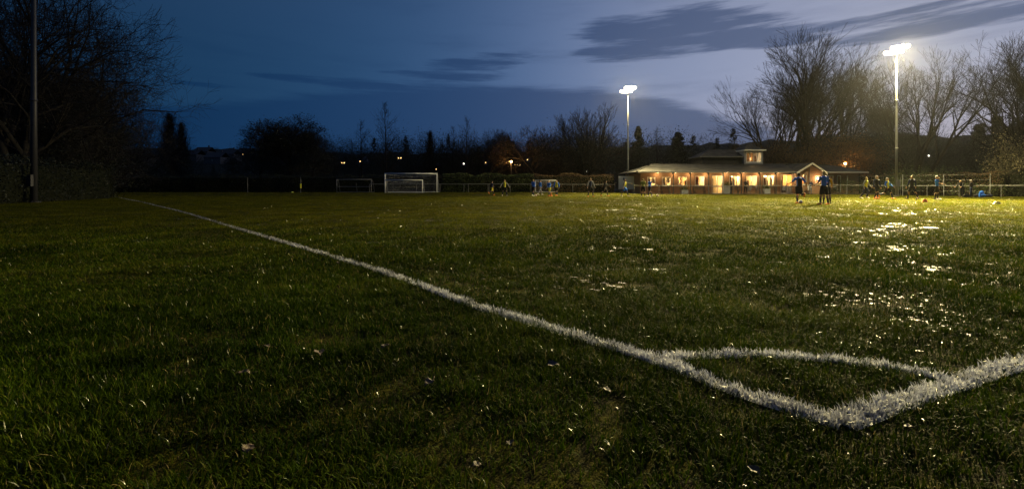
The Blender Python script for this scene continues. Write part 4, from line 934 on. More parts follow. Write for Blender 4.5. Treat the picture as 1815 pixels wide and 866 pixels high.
# low right wing
rx1 = wx(1522, 56); mb = MB(); wall_open(mb, gx1, rx1, 56.0, 56.22, GZ-.3, 2.74, [(wx(1466, 56), wx(1478, 56), zat(327, 56), zat(311, 56)), (wx(1484, 56), wx(1491, 56), zat(341, 56), zat(311, 56))])
mb.box(rx1-.22, rx1, 56.22, 61.98, GZ-.3, 2.74); mb.build('wing_wall', M['brick'], club)
window_part(club, wx(1466, 56), wx(1478, 56), zat(327, 56), zat(311, 56), 56.07, mull=1); window_part(club, wx(1484, 56), wx(1491, 56), zat(341, 56), zat(311, 56), 56.07, mull=0, name='door', sill=False)
mb = MB(); re = zat(304.5, 55.3); slab(mb, [(gx1+.34, 55.2, re), (rx1+.5, 55.2, re), (rx1-1.6, 59, zat(292, 59)), (gx1+.34, 59, zat(292, 59))]); slab(mb, [(gx1+.34, 62.8, re), (rx1+.5, 62.8, re), (rx1-1.6, 59, zat(292, 59)), (gx1+.34, 59, zat(292, 59))]); slab(mb, [(rx1+.5, 55.2, re-.01), (rx1+.5, 62.8, re-.01), (rx1-1.6, 59, zat(292, 59)-.01)])
mb.build('wing_roof', M['roof'], club)
mb = MB(); mb.box(gx1+.34, rx1+.55, 55.08, 55.19, re-.16, re+.03); mb.build('wing_fascia', M['fascia'], club)
# upper storey and lantern room
ux0, ux1 = wx(1240, 59), wx(1320, 59); ue = zat(277.5, 58.8)
mb = MB(); mb.box(ux0+.35, ux1, 59.0, 63, 3.3, ue); mb.build('upper_wall', M['cladding'], club)
mb = MB(); uz = zat(265.2, 60.8); slab(mb, [(ux0, 58.6, ue), (ux1+.1, 58.6, ue), (ux1+.1, 60.9, uz), (wx(1254, 60.9), 60.9, uz)]); slab(mb, [(ux0, 63.2, ue), (ux1+.1, 63.2, ue), (ux1+.1, 60.9, uz), (wx(1254, 60.9), 60.9, uz)]); slab(mb, [(ux0, 58.6, ue-.01), (ux0, 63.2, ue-.01), (wx(1254, 60.9), 60.9, uz-.01)])
mb.build('upper_roof', M['roof'], club)
mb = MB(); mb.box(ux0-.05, ux1, 58.5, 58.59, ue-.12, ue+.02); mb.build('upper_gutter', M['gutter'], club)
tx0, tx1 = wx(1319, 58.4), wx(1352.5, 58.4); tt = zat(267.5, 58.4)
tw = (wx(1322.3, 58.4), wx(1350, 58.4), zat(287.8, 58.4), zat(269.5, 58.4))
mb = MB(); wall_open(mb, tx0, tx1, 58.4, 58.6, 3.3, tt, [tw]); mb.box(tx0, tx0+.15, 58.6, 62, 3.3, tt); mb.box(tx1-.15, tx1, 58.6, 62, 3.3, tt); mb.box(tx0+.15, tx1-.15, 61.85, 62, 3.3, tt); mb.build('lantern_wall', M['grey_panel'], club)
window_part(club, *tw, 58.45, mull=3, f=.09)
mb = MB(); mb.box(tx0+.15, tx1-.15, 60.2, 60.3, 3.9, tt); mb.build('room_wall', M['orange_plaster'], club)
mb = MB(); mb.box(tx0+.15, tx1-.15, 58.6, 61.8, tt-.06, tt-.01); mb.build('ceiling', M['render'], club)
for k in (.2, .45, .72): mb = MB(); mb.box(tx0+(tx1-tx0)*k, tx0+(tx1-tx0)*k+.3, 59.3, 59.4, 4.0, 4.9+.3*k); mb.build('cupboard', M['furn'], club)
add_light('room_lamp', 'POINT', ((tx0+tx1)/2, 59.2, 4.75), ROOM_E*.22, (1.0, .62, .28), .15, club)
mb = MB(); mb.box(tx0-.12, wx(1358, 58), 57.95, 62.2, tt, tt+.16); mb.build('lantern_fascia', M['frame'], club)
mb = MB(); ta = zat(252.6, 60); tc_ = (tx0+tx1)/2; slab(mb, [(tx0-.05, 58.2, tt+.165), (tc_, 60, ta), (tx1+.05, 58.2, tt+.165)], .04); slab(mb, [(tx0-.05, 62, tt+.165), (tc_, 60, ta), (tx1+.05, 62, tt+.165)], .04); slab(mb, [(tx0-.05, 58.2, tt+.165), (tc_, 60, ta), (tx0-.05, 62, tt+.165)], .04); slab(mb, [(tx1+.05, 58.2, tt+.165), (tc_, 60, ta), (tx1+.05, 62, tt+.165)], .04)
mb.build('lantern_roof', M['roof'], club)
# paved strip under the veranda
mb = MB(); mb.box(X0-1.5, rx1+2.5, 52.9, 62.5, GZ-.4, GZ+.0); o = mb.build('terrace', M['tarmac']); o['kind'] = 'structure'

# things on the terrace
M['plank'] = mat('bench_planks', (.13, .10, .075), .8, .3, var=.3, scale=5)
def bench(px, D, label, w=1.5, m='plank', back_=True):
    r = empty('bench', (at(px, D), D, GZ)); tag(r, label, 'bench', 'benches on the clubhouse terrace')
    mb = MB()
    for k in range(4): mb.box(-w/2, w/2, -.2+k*.11, -.11+k*.11, .42, .45)
    mb.build('seat', M[m], r)
    if back_:
        mb = MB()
        for k in range(3): mb.box(-w/2, w/2, .245, .27, .52+k*.13, .61+k*.13)
        mb.build('backrest', M[m], r)
    for sx in (-1, 1):
        mb = MB(); x = sx*(w/2-.12); mb.box(x-.03, x+.03, -.17, -.11, 0, .42); mb.box(x-.03, x+.03, .18, .24, 0, .9 if back_ else .42); mb.box(x-.025, x+.025, -.11, .18, .2, .25); mb.build('leg', M['frame_dark'], r)
def table(px, D, label, w=1.2, m='grey_panel'):
    r = empty('table', (at(px, D), D, GZ)); tag(r, label, 'table', 'tables on the clubhouse terrace')
    mb = MB(); mb.box(-w/2, w/2, -.35, .35, .71, .75); mb.build('tabletop', M[m], r)
    for sx in (-1, 1):
        for sy in (-1, 1):
            mb = MB(); mb.tube([(sx*(w/2-.1), sy*.28, .71), (sx*(w/2-.02), sy*.33, 0)], .025, 6); mb.build('leg', M['galv'], r)
def planter(px, D, label, w=.9, h=.85, d=.5, m='grey_panel'):
    r = empty('planter', (at(px, D), D, GZ)); tag(r, label, 'planter', 'planters on the clubhouse terrace')
    mb = MB(); vs = []
    for z, k in ((0, .92), (h, 1.0), (h, .90), (h-.1, .88)):
        vs += [(-w/2*k, -d/2*k, z), (w/2*k, -d/2*k, z), (w/2*k, d/2*k, z), (-w/2*k, d/2*k, z)]
    fs = [(0,3,2,1)]; 
    for l in range(3): fs += [(l*4+i, l*4+(i+1) % 4, l*4+4+(i+1) % 4, l*4+4+i) for i in range(4)]
    mb.add(vs, fs + [(12, 13, 14, 15)]); mb.build('tub', M[m], r)
    rr = np.random.default_rng(int(px)); C = rr.normal(0, 1, (500, 3)) * [w*.28, d*.28, .16] + [0, 0, h+.16]; link('foliage', leaf_mesh('foliage', C, .09, M['leaf_green'], rr), r)
planter(1288, 54.1, 'big grey planter tub right of the tall glass door', w=1.0, h=.92)
planter(1213, 54.2, 'low grey planter under the third window', w=.9, h=.45)
planter(1358, 54.1, 'grey planter between the benches near the right end', w=.8, h=.6)
bench(1240, 54.3, 'dark wooden bench below the fourth window')
bench(1302, 54.4, 'wooden bench right of the big grey planter', w=1.1)
bench(1180, 54.5, 'bench below the second window from the left', w=1.2)
bench(1368, 54.4, 'bench left of the white panelled door', w=1.2)
table(1334, 54.0, 'grey table in front of the open orange room', w=1.1)
table(1396, 53.9, 'table just in front of the white panelled door', w=.8)
table(1475, 55.0, 'dark table in front of the low right wing', w=1.4, m='furn')
def chair(px, D, label, rz):
    r = empty('chair', (at(px, D), D, GZ), rz); tag(r, label, 'chair', 'pale chairs on the terrace')
    mb = MB(); mb.box(-.22, .22, -.22, .22, .42, .45); mb.build('seat', M['grey_panel'], r)
    mb = MB(); mb.add([(-.22, .2, .45), (.22, .2, .45), (.2, .27, .88), (.12, .29, .95), (-.12, .29, .95), (-.2, .27, .88), (-.22, .23, .45), (.22, .23, .45), (.2, .30, .88), (.12, .32, .95), (-.12, .32, .95), (-.2, .30, .88)],
       [(0,1,2,3,4,5), (11,10,9,8,7,6)] + [(i, 6+i, 6+(i+1) % 6, (i+1) % 6) for i in range(6)]); mb.build('backrest', M['grey_panel'], r)
    for sx in (-1, 1):
        for sy in (-1, 1): mb = MB(); mb.tube([(sx*.19, sy*.19, .42), (sx*.22, sy*.23, 0)], .018, 6); mb.build('leg', M['galv'], r)
chair(1345, 53.8, 'pale moulded chair turned sideways beside the grey table', 1.2)
chair(1388, 53.7, 'pale chair leaning back left of the door table', -1.0)
chair(1483, 54.6, 'pale chair with arched back by the low right wing', .1)
chair(1437, 53.4, 'pale chair below the gable lamp', .4)
chair(1326, 53.8, 'pale chair left of the grey table', -1.4)

# ------------------------------------------------------------------ rail around the pitch, notice board
def rail(name, pts, h, label, posts=2.4, grp='pitch barrier rails', r0=.028, m='rail'):
    P = [Vector((x, y, ground_z(x, y))) for x, y in pts]; root = empty(name, P[0]); tag(root, label, 'rail', grp); mb = MB(); o = P[0]
    tot = []
    for a, b in zip(P, P[1:]):
        n = max(1, int((b-a).length/posts)); tot += [a.lerp(b, k/n) for k in range(n)]
    tot.append(P[-1]); mb.tube([p-o+Vector((0,0,h)) for p in tot], r0, 8); mb.build('top_rail', M[m], root)
    for i, p in enumerate(tot):
        q = MB(); q.tube([p-o+Vector((0,0,-.1)), p-o+Vector((0,0,h-.02))], r0*.9, 6); q.build('post', M[m], root)
def px_pt(px, D): return (at(px, D), D)
rail('barrier_rail', [px_pt(655, 59), px_pt(780, 59), px_pt(865, 58.5)], 1.08, 'dim pitch rail behind the big goal, left of the players', m='rail')
rail('barrier_rail', [px_pt(785+45, 58.2), px_pt(1090, 57.8)], 1.10, 'pitch rail behind the group of distant players')
rail('barrier_rail', [px_pt(1124, 52.6), px_pt(1300, 52.4), px_pt(1410, 52.2)], 1.02, 'pitch rail in front of the veranda')
rail('barrier_rail', [px_pt(1412, 52.0), px_pt(1500, 51), px_pt(1588, 48.5)], 1.10, 'pitch rail between the gable and the tall right floodlight')
rail('barrier_rail', [px_pt(1592, 48), px_pt(1700, 43.5), px_pt(1860, 38)], 1.10, 'pitch rail right of the tall floodlight in front of the bush and hedge')
def fence(pts, h, label):
    P = [Vector((x, y, ground_z(x, y))) for x, y in pts]; root = empty('wire_fence', P[0]); tag(root, label, 'fence', 'wire fences above the rail'); o = P[0]; q = MB()
    for a, b in zip(P, P[1:]):
        n = int((b-a).length/2.6)
        for k in range(n+1):
            p = a.lerp(b, k/n)-o; s = MB(); s.tube([p, p+Vector((0,0,h))], .026, 6); s.ball(p+Vector((0,0,h+.03)), .036, 6, 5); s.build('post', M['grey_panel'], root)
        for z in (h-.03, h*.75, h*.5, h*.25): q.tube([a-o+Vector((0,0,z)), b-o+Vector((0,0,z))], .008, 4)
        m = int((b-a).length/.16)
        for k in range(m):
            p = a.lerp(b, k/m)-o; q.tube([p+Vector((0,0,.05)), p+Vector((0,0,h-.03))], .0035, 3, False)
    q.build('wire', M['dark_metal'], root)
fence([px_pt(1502, 53.0), px_pt(1596, 50.5)], 2.15, 'tall wire fence left of the right floodlight pole')
fence([px_pt(1600, 47.5), px_pt(1755, 42)], 2.2, 'tall wire fence in front of the round bush and brown hedge')
M['plank_dark'] = mat('fence_boards', (.085, .078, .07), .85, .2, var=.35, scale=3)
for i, (px, D, h, w) in enumerate(((44, 27.6, 2.05, .20), (57, 27.9, 2.1, .16), (72, 30.8, 2.0, .16), (76, 31.5, 1.9, .14), (83, 33, 1.4, .14), (88, 34, 1.8, .5), (101, 37, 1.85, .9))):
    mb = MB(); x = at(px, D); mb.box(-w/2, w/2, -.03, .03, -.1, h*.98); mb.add([(-w/2,-.03,h*.98),(w/2,-.03,h*.98),(w/2,.03,h*.98),(-w/2,.03,h*.98),(-w*.2,0,h),(w*.2,0,h)], [(0,1,5,4),(1,2,5),(2,3,4,5),(3,0,4)])
    lab = ['leftmost dark board post, just left of the unlit mast', 'grey board post touching the unlit mast on its left', 'tall board post just right of the unlit mast', 'second board post right of the unlit mast', 'short board post, lowest of the row on the left', 'wide board between the posts on the left', 'widest board panel, farthest of the row on the left'][i]
    o = mb.build('fence_board', M['plank_dark']); o.location = (x, D, 0); tag(o, lab, 'fence board', 'boards of the broken fence on the left')
# notice board on two legs
bx, bD = at(1110, 57.5), 57.5
nb = empty('notice_board', (bx, bD, ground_z(bx, bD))); tag(nb, 'white notice board with a small dark emblem behind the left floodlight pole', 'board')
mb = MB(); mb.box(-.98, .98, -.03, .03, .52, 2.18); mb.build('panel', mat('board_white', (.80, .82, .88), .6, .4, var=.05), nb)
mb = MB(); mb.box(-1.02, 1.02, -.045, .045, 2.18, 2.23); mb.box(-1.02, 1.02, -.045, .045, .47, .52); mb.box(-1.03, -.98, -.045, .045, .52, 2.18); mb.box(.98, 1.03, -.045, .045, .52, 2.18); mb.build('frame', M['grey_panel'], nb)
for sx in (-.8, .8): mb = MB(); mb.tube([(sx, .06, -.1), (sx, .06, 2.1)], .04, 8); mb.build('leg', M['galv'], nb)
mb = MB(); mb.add([(-.45,-.036,1.95),(-.21,-.036,1.95),(-.21,-.036,1.78),(-.26,-.036,1.68),(-.33,-.036,1.62),(-.40,-.036,1.68),(-.45,-.036,1.78)], [(0,6,5,4,3,2,1)])
mb.add([(-.37,-.036,2.06),(-.29,-.036,2.06),(-.29,-.036,1.97),(-.37,-.036,1.97)], [(0,3,2,1)]); mb.build('emblem', mat('emblem_ink', (.10,.12,.20), .6), nb)

# ------------------------------------------------------------------ goals, posts, street lamps, far houses
def goal(name, px0, px1, D, top_py, rad, label, depth=1.6, yaw=0.0, m='white_paint', netd=.16, stan=True, mid=False):
    xa, xb = at(px0, D), at(px1, D); cx = (xa+xb)/2; W = (xb-xa)/math.cos(yaw); gz = ground_z(cx, D); H = zat(top_py, D)-gz
    r = empty(name, (cx, D, gz), yaw); tag(r, label, 'goal', 'goals on the far side')
    for sx in (-1, 1): mb = MB(); mb.tube([(sx*W/2, 0, -.05), (sx*W/2, 0, H)], rad, 10); mb.build('post', M[m], r, True)
    mb = MB(); mb.tube([(-W/2-rad, 0, H), (W/2+rad, 0, H)], rad, 10); mb.build('crossbar', M[m], r, True)
    for sx in (-1, 1):
        mb = MB(); mb.tube([(sx*W/2, 0, H), (sx*W/2, depth*.45, H*.93), (sx*W/2*1.02, depth, .04), (sx*W/2, .05, .04)], rad*.5, 6); mb.build('stanchion', M['galv'], r)
    mb = MB(); mb.tube([(-W/2*1.02, depth, .04), (W/2*1.02, depth, .04)], rad*.6, 6); mb.build('ground_bar', M[m if netd else 'galv'], r)
    if mid: mb = MB(); mb.tube([(-W/2, depth*.3, H*.45), (W/2, depth*.3, H*.45)], rad*.6, 6); mb.tube([(0, depth*.6, H*.75), (0, depth, .04)], rad*.5, 6); mb.build('brace', M['galv'], r)
    if netd:
        mb = MB(); n = int(W/netd); rn = .003
        def prof(x, t):      # net surface: from crossbar back and down, sagging
            sag = .16*math.sin(math.pi*min(1, t*2.4))*(1-(2*x/W)**2) if t < .42 else .0
            if t < .35: y = depth*.45*t/.35; z = H - .07*H*t/.35 - sag*1.6
            else: u = (t-.35)/.65; y = depth*(.45+.55*u)+.12*math.sin(math.pi*u); z = H*.93*(1-u)+.04 - sag*max(0, 1-u*3)
            return Vector((x, y, z))
        for k in range(n+1):
            x = -W/2+W*k/n; mb.tube([prof(x, t/10) for t in range(11)], rn, 3, False)
        mrows = int(H*1.4/netd)
        for k in range(1, mrows): mb.tube([prof(-W/2+W*j/12, k/mrows) for j in range(13)], rn, 3, False)
        for sx in (-1, 1):
            for k in range(1, int(H/netd)):
                z = H*k/int(H/netd); mb.tube([(sx*W/2, 0, z), (sx*W/2*1.01, depth*(.45+.55*(1-z/H)), z*.94)], rn, 3, False)
            for k in range(1, 8): yy = depth*k/8; mb.tube([(sx*W/2*1.01, yy, .04), (sx*W/2*1.01, yy, max(.1, H*.93*min(1, (1-k/8)/.55)))], rn, 3, False)
        mb.build('net', M['net'], r)
goal('goal', 683, 774, 56, 307.5, .065, 'big white full size goal with net on the far side', 2.0, yaw=.05)
goal('small_goal', 683, 749, 54.8, 319, .05, 'white small sided goal standing inside the mouth of the big goal', 1.1, yaw=-.03)
goal('small_goal', 597, 658, 57, 318, .045, 'grey small goal without net, left of the big goal', 1.2, m='rail', netd=0, mid=True)
goal('small_goal', 949, 987, 58.5, 319.5, .045, 'white small goal behind the group of four players', 1.0, m='white_paint', netd=.14)
def corner_post(px, D, top, label, flag=None, rad=.035):
    x = at(px, D); z = ground_z(x, D); H = zat(top, D)-z; r = empty('corner_post', (x, D, z)); tag(r, label, 'post', 'thin posts on the far line')
    mb = MB(); mb.tube([(0,0,-.05), (0,0,H)], rad, 8); mb.build('pole', M['rail'], r)
    mb = MB(); mb.tube([(0,0,0), (0,0,.10)], [rad*2.2, rad*1.3], 8); mb.build('base', M['rail'], r)
    if flag:
        mb = MB(); mb.tube([(0,0,H*.28), (0,0,H*.58)], [.11, .09], 8); mb.build('sleeve', flag, r)
M['hiviz'] = mat('hiviz_yellow', (.62, .62, .04), .7, .3, var=.08)
corner_post(187, 56, 306.5, 'tall pale corner post where the touchline ends at far left', rad=.05)
corner_post(533, 56.5, 314, 'thin pole with a bright yellow sleeve left of the grey goal', M['hiviz'], rad=.03)
corner_post(439, 59, 315, 'dim thin pole before the dark hedge between the corner post and the yellow sleeve', rad=.03)
def street_lamp(px, D, py, label, e):
    x = at(px, D); zt = zat(py, D); r = empty('street_lamp', (x, D, 0)); tag(r, label, 'street lamp', 'orange street lamps')
    mb = MB(); mb.tube([(0,0,0), (0,0,zt*.5), (0,0,zt-.1)], [.09, .07, .05], 8); mb.build('pole', M['dark_metal'], r)
    mb = MB(); mb.tube([(0,0,zt+.16), (0,0,zt+.26)], [.26, .05], 10); mb.build('lamp_hood', M['dark_metal'], r)
    mb = MB(); mb.ball((0,0,zt), (.17,.17,.15), 12, 8); mb.build('bulb', M['lamp_orange'], r)
    add_light('street_light', 'POINT', (0, -.35, zt-.05), e, (1.0, .50, .15), .18, r)
street_lamp(906, 72, 286.5, 'small orange street lamp beyond the hedge near the middle', STREET_E)
street_lamp(1498, 66, 290, 'orange street lamp just right of the clubhouse wing', STREET_E)
M['house_wall'] = mat('house_wall', (.10, .09, .085), .9, .2, var=.2); M['house_roof'] = mat('house_roof', (.05, .045, .045), .8, .2, var=.2)
M['lit_yellow'] = emis('lit_window_yellow', (1.0, .60, .20), 3.6); M['lit_white'] = emis('lit_window_white', (1.0, .90, .70), 5.0)
hs = [(236.7, 285, 'y', 'house with one small light low in the dark left trees'), (355, 273, 'w', 'house with the brightest white window on the left hillside'), (334, 279, 'd', 'unlit gabled house beside the brightest white window'), (399, 278, 'y', 'house with a faint light between the two bright hillside windows'), (430.7, 274, 'y', 'house with a yellow window on the skyline left of the dense tree'),
      (376, 284, 'd', 'dark house low on the left hillside'), (608, 288.6, 'yy', 'house with a pair of yellow windows left of the slender trees'), (638.5, 286, 'y', 'house with a faint yellow window behind the shorter slender tree'), (647, 283, 'y', 'house with a yellow window just right of the shorter slender tree'), (708.5, 280, 'yy', 'house with a yellow window right of the tallest slender tree'),
      (776, 294, 'y', 'house with an orange window above the right goal post'), (773, 300, 'y', 'house with a low orange window right of the big goal'), (803, 292, 'd', 'dark pale walled house behind the thin bare trees'), (822, 290, 'w', 'house with small lights between the two thin bare trees'), (861, 288, 'y', 'house with a faint light behind the round tree left of the street lamp'),
      (917, 292, 'yyy', 'terrace house with a row of lights just right of the small street lamp'), (935, 283, 'y', 'house with a light seen through the brown round tree'), (1030, 272, 'd', 'dark house behind the tall round bare tree'), (1041.5, 304.5, 'ww', 'low house with two bright windows left of the left floodlight'), (1137.5, 294.5, 'y', 'house with a tiny yellow light above the left end of the clubhouse'), (1646, 276, 'w', 'house with one white light right of the tall right floodlight')]
for i, (px, py, kind, lab) in enumerate(hs):
    e = (HY-py)/F
    if e < .045: D = 98.0
    else:
        D = 84
        for Dq in np.arange(110, 400, 2.0):
            xq = at(px, Dq)
            if float(hill(np.array([xq]), np.array([Dq]))[0]) + 2.2 >= zat(py, Dq): D = Dq; break
        else: D = 200
    x = at(px, D); zwin = zat(py, D); base = max(0.0, float(hill(np.array([x]), np.array([D]))[0])) if D > 100 else 0.0
    k = .62 if D < 100 else 1.25
    r = empty('house', (x, D, min(base, zwin-1.2))); tag(r, lab, 'house', 'far houses with lit windows'); lz = zwin - r.location.z
    hw, hd, hh = 3.6*k, 3.4*k, lz+1.5*k
    mb = MB(); mb.box(-hw, hw, 0, 2*hd, -1.5, hh); mb.add([(-hw,0,hh),(-hw,2*hd,hh),(-hw,hd,hh+2.2*k),(-hw+.15,0,hh),(-hw+.15,2*hd,hh),(-hw+.15,hd,hh+2.2*k)], [(0,2,1),(3,4,5),(0,3,5,2),(1,2,5,4)]); mb.build('wall', M['house_wall'], r)
    mb = MB(); slab(mb, [(-hw-.3,-.4,hh-.2),(hw+.3,-.4,hh-.2),(hw+.3,hd,hh+2.3*k),(-hw-.3,hd,hh+2.3*k)], .15); slab(mb, [(-hw-.3,2*hd+.4,hh-.2),(hw+.3,2*hd+.4,hh-.2),(hw+.3,hd,hh+2.3*k),(-hw-.3,hd,hh+2.3*k)], .15); ro = mb.build('roof', M['house_roof'], r)
    mb = MB(); mb.box(hw*.5, hw*.5+.6, hd-.3, hd+.3, hh+1.6*k, hh+3.2*k); mb.build('chimney', M['house_wall'], ro)
    nl = 0 if kind == 'd' else len(kind); ws = .0032*D/2*(1.0 if kind[0] == 'w' else .8); ws = min(ws, .75)
    for q in range(max(1, nl)):
        wxk = (q-(nl-1)/2)*ws*4.2 if nl else 0
        mb = MB(); mb.box(wxk-ws, wxk+ws, -.03, -.01, lz-ws, lz+ws); f_ = mb.build('window', M['frame'], r)
        mb = MB(); mb.box(wxk-ws*.86, wxk+ws*.86, -.05, -.035, lz-ws*.86, lz+ws*.86); mb.build('pane', M['lit_white' if kind[0] == 'w' else 'lit_yellow'] if nl else M['frame_dark'], f_)
# ------------------------------------------------------------------ people
def cloth(name, c, v=.12): 
    if name not in M: M[name] = mat(name, c, .8, .25, var=v, scale=14, bump=.3)
    return M[name]
cloth('skin', (.50, .31, .21), .04); cloth('blue', (.022, .14, .62)); cloth('navy', (.018, .026, .065)); cloth('black', (.014, .014, .016)); cloth('yellow', (.55, .52, .045)); cloth('olive', (.22, .25, .06))
cloth('grey', (.22, .23, .26)); cloth('white', (.70, .70, .70)); cloth('hair_dark', (.030, .020, .014)); cloth('hair_fair', (.30, .21, .10)); cloth('hair_grey', (.35, .33, .30)); cloth('boot_orange', (.75, .20, .04)); cloth('boot_white', (.75, .73, .70)); cloth('amber', (.60, .33, .03)); cloth('light_blue', (.20, .32, .50)); cloth('boot_black', (.02, .02, .02)); cloth('dark_trousers', (.025, .026, .034))
def fuse(mb, name, m, parent, voxel, extra=None, smooth=2):
    me = mb.mesh(name, m); ob = bpy.data.objects.new('tmp', me); COL.objects.link(ob)
    md = ob.modifiers.new('r', 'REMESH'); md.mode = 'VOXEL'; md.voxel_size = voxel
    if smooth: sm_ = ob.modifiers.new('s', 'SMOOTH'); sm_.iterations = smooth; sm_.factor = .5
    dg = bpy.context.evaluated_depsgraph_get(); out = bpy.data.meshes.new_from_object(ob.evaluated_get(dg)); bpy.data.objects.remove(ob); bpy.data.meshes.remove(me)
    out.name = name; out.materials.clear(); out.materials.append(m); out.polygons.foreach_set('use_smooth', [True]*len(out.polygons))
    if extra:
        bm = bmesh.new(); bm.from_mesh(out); e = extra.mesh('x', m); bm.from_mesh(e); bm.to_mesh(out); bm.free(); bpy.data.meshes.remove(e)
    return link(name, out, parent)
def person(px, D, h, yaw, label, shirt='blue', sleeves='long', sleeve_c=None, bib=None, shorts='black', trousers=None, socks='navy', boots='boot_orange', hair='hair_dark',
           legs=((5, 0, 6), (-5, 0, 6)), arms=((0, 12, 10), (0, 12, 10)), lean=0, head=(0, 0), group='footballers training on the pitch', hat=None, bag=None, y=None):
    """legs / arms: (forward swing, sideways, bend) for the left and right limb; facing -Y at yaw 0"""
    x = at(px, D); k = h/1.75; V = Vector
    L = R(lean); up = V((0, -math.sin(L), math.cos(L))); hipc = V((0, 0, .93)); chest = hipc + up*.44; neck = hipc + up*.56; hd = R(head[0]+lean*.5); hc = neck + V((0, -math.sin(hd)*.14-.015, math.cos(hd)*.155))
    J = {}
    for i, s_ in enumerate((1, -1)):
        a, sp, b = (R(q) for q in legs[i]); hip = hipc + V((s_*.095, 0, -.02))
        kn = hip + V((s_*math.sin(sp), -math.sin(a)*math.cos(sp), -math.cos(a)*math.cos(sp)))*.43
        an = kn + V((s_*math.sin(sp)*.6, -math.sin(a-b), -math.cos(a-b)))*.42; ft = R(min(60, max(0, math.degrees(b-a)-5)))
        toe = an + V((s_*.03, -.20*math.cos(ft), -.055-.17*math.sin(ft))); heel = an + V((0, .045, -.045)); J['l', i] = (hip, kn, an, toe, heel)
        a, sp, b = (R(q) for q in arms[i]); sh = hipc + up*.50 + V((s_*.185, 0, 0))
        el = sh + V((s_*math.sin(sp), -math.sin(a)*math.cos(sp), -math.cos(a)*math.cos(sp)))*.29
        wr = el + V((s_*math.sin(sp)*.6, -math.sin(a+b), -math.cos(a+b))).normalized()*.25
        J['a', i] = (sh, el, wr)
    zmin = min(min(J['l', i][3].z, J['l', i][4].z, J['l', i][2].z-.06) for i in (0, 1)) - .028
    off = V((0, 0, -zmin))
    def q(p): return (p + off)*k
    root = empty('person', (x, D, ground_z(x, D)+.005), yaw); tag(root, label, 'person', group)
    b = MB()
    b.caps(q(hipc), .115*k, q(hipc+up*.2), .105*k, 12, .78); b.caps(q(hipc+up*.2), .108*k, q(chest), .135*k, 12, .72); b.caps(q(chest)+V((-.10*k,0,.03*k)), .07*k, q(chest)+V((.10*k,0,.03*k)), .07*k, 10)
    b.caps(q(neck-up*.04), .055*k, q(neck+up*.06), .05*k, 10); b.ball(q(hc), (.072*k, .09*k, .11*k), 12, 9); b.ball(q(hc+V((0,-.05,-.045))), (.05*k, .045*k, .055*k), 8, 6)
    b.ball(q(hc+V((0,-.095,-.01))), (.016*k, .022*k, .026*k), 6, 5)
    for s_ in (1, -1): b.ball(q(hc+V((s_*.075, .005, -.005))), (.014*k, .022*k, .032*k), 6, 5)
    ex = MB()
    for i, s_ in enumerate((1, -1)):
        hip, kn, an, toe, heel = J['l', i]; sh, el, wr = J['a', i]
        b.caps(q(hip), .088*k, q(kn), .055*k); b.caps(q(kn), .056*k, q(an), .036*k); b.ball(q(kn.lerp(an, .3)+V((0,.02,0))), (.052*k, .055*k, .09*k), 8, 6); b.caps(q(an), .038*k, q(an+(toe-an)*.8), .030*k)
        b.caps(q(sh), .055*k, q(el), .042*k); b.caps(q(el), .042*k, q(wr), .028*k)
        fd = (wr-el).normalized(); b.caps(q(wr), .028*k, q(wr+fd*.07), .034*k, 8, .6)
        side = fd.cross(V((0,1,0))); side = side.normalized() if side.length > .1 else V((1,0,0)); nn = fd.cross(side).normalized()
        for f in range(4):
            p0 = wr+fd*.085+side*(f-1.5)*.018; p1 = p0+fd*(.035, .042, .038, .030)[f]-nn*.006; p2 = p1+fd*.028-nn*.018
            ex.tube([q(p0), q(p1), q(p2)], [.0095*k, .0085*k, .007*k], 6)
        p0 = wr+fd*.03+side*s_*.028; ex.tube([q(p0), q(p0+side*s_*.026+fd*.03), q(p0+side*s_*.03+fd*.06-nn*.01)], [.011*k, .010*k, .008*k], 6)
    for s_ in (1, -1): ex.ball(q(hc+V((s_*.028, -.088, .015))), (.011*k, .008*k, .007*k), 6, 5)
    fuse(b, 'body', M['skin'], root, .021*k, ex, 1)
    # upper garment
    t = MB(); t.caps(q(hipc+up*.02), .140*k, q(hipc+up*.22), .128*k, 14, .80); t.caps(q(hipc+up*.22), .132*k, q(chest+up*.02), .155*k, 14, .76)
    t.caps(q(chest+up*.035)+V((-.125*k,0,0)), .078*k, q(chest+up*.035)+V((.125*k,0,0)), .078*k, 12); t.caps(q(neck-up*.06), .075*k, q(neck-up*.01), .062*k, 12)
    sl = MB()
    for i in (0, 1):
        sh, el, wr = J['a', i]; tgt = sl if sleeve_c else t
        tgt.caps(q(sh), .075*k, q(el if sleeves == 'long' else sh.lerp(el, .75)), .060*k)
        if sleeves == 'long': tgt.caps(q(el), .060*k, q(el.lerp(wr, .9)), .044*k)
    fuse(t, 'shirt' if sleeves == 'short' else 'jacket', M[shirt], root, .022*k)
    if sleeve_c: fuse(sl, 'sleeves', M[sleeve_c], root, .022*k)
    if bib:
        t = MB(); t.caps(q(hipc+up*.06), .150*k, q(hipc+up*.22), .140*k, 14, .82); t.caps(q(hipc+up*.22), .143*k, q(chest+up*.02), .164*k, 14, .78); t.caps(q(chest+up*.05)+V((-.07*k,0,0)), .078*k, q(chest+up*.05)+V((.07*k,0,0)), .078*k, 10)
        fuse(t, 'bib', M[bib], root, .022*k)
    # lower garment
    t = MB(); t.caps(q(hipc+up*.03), .135*k, q(hipc-up*.03), .138*k, 14, .82); nm, mm = ('trousers', trousers) if trousers else ('shorts', shorts)
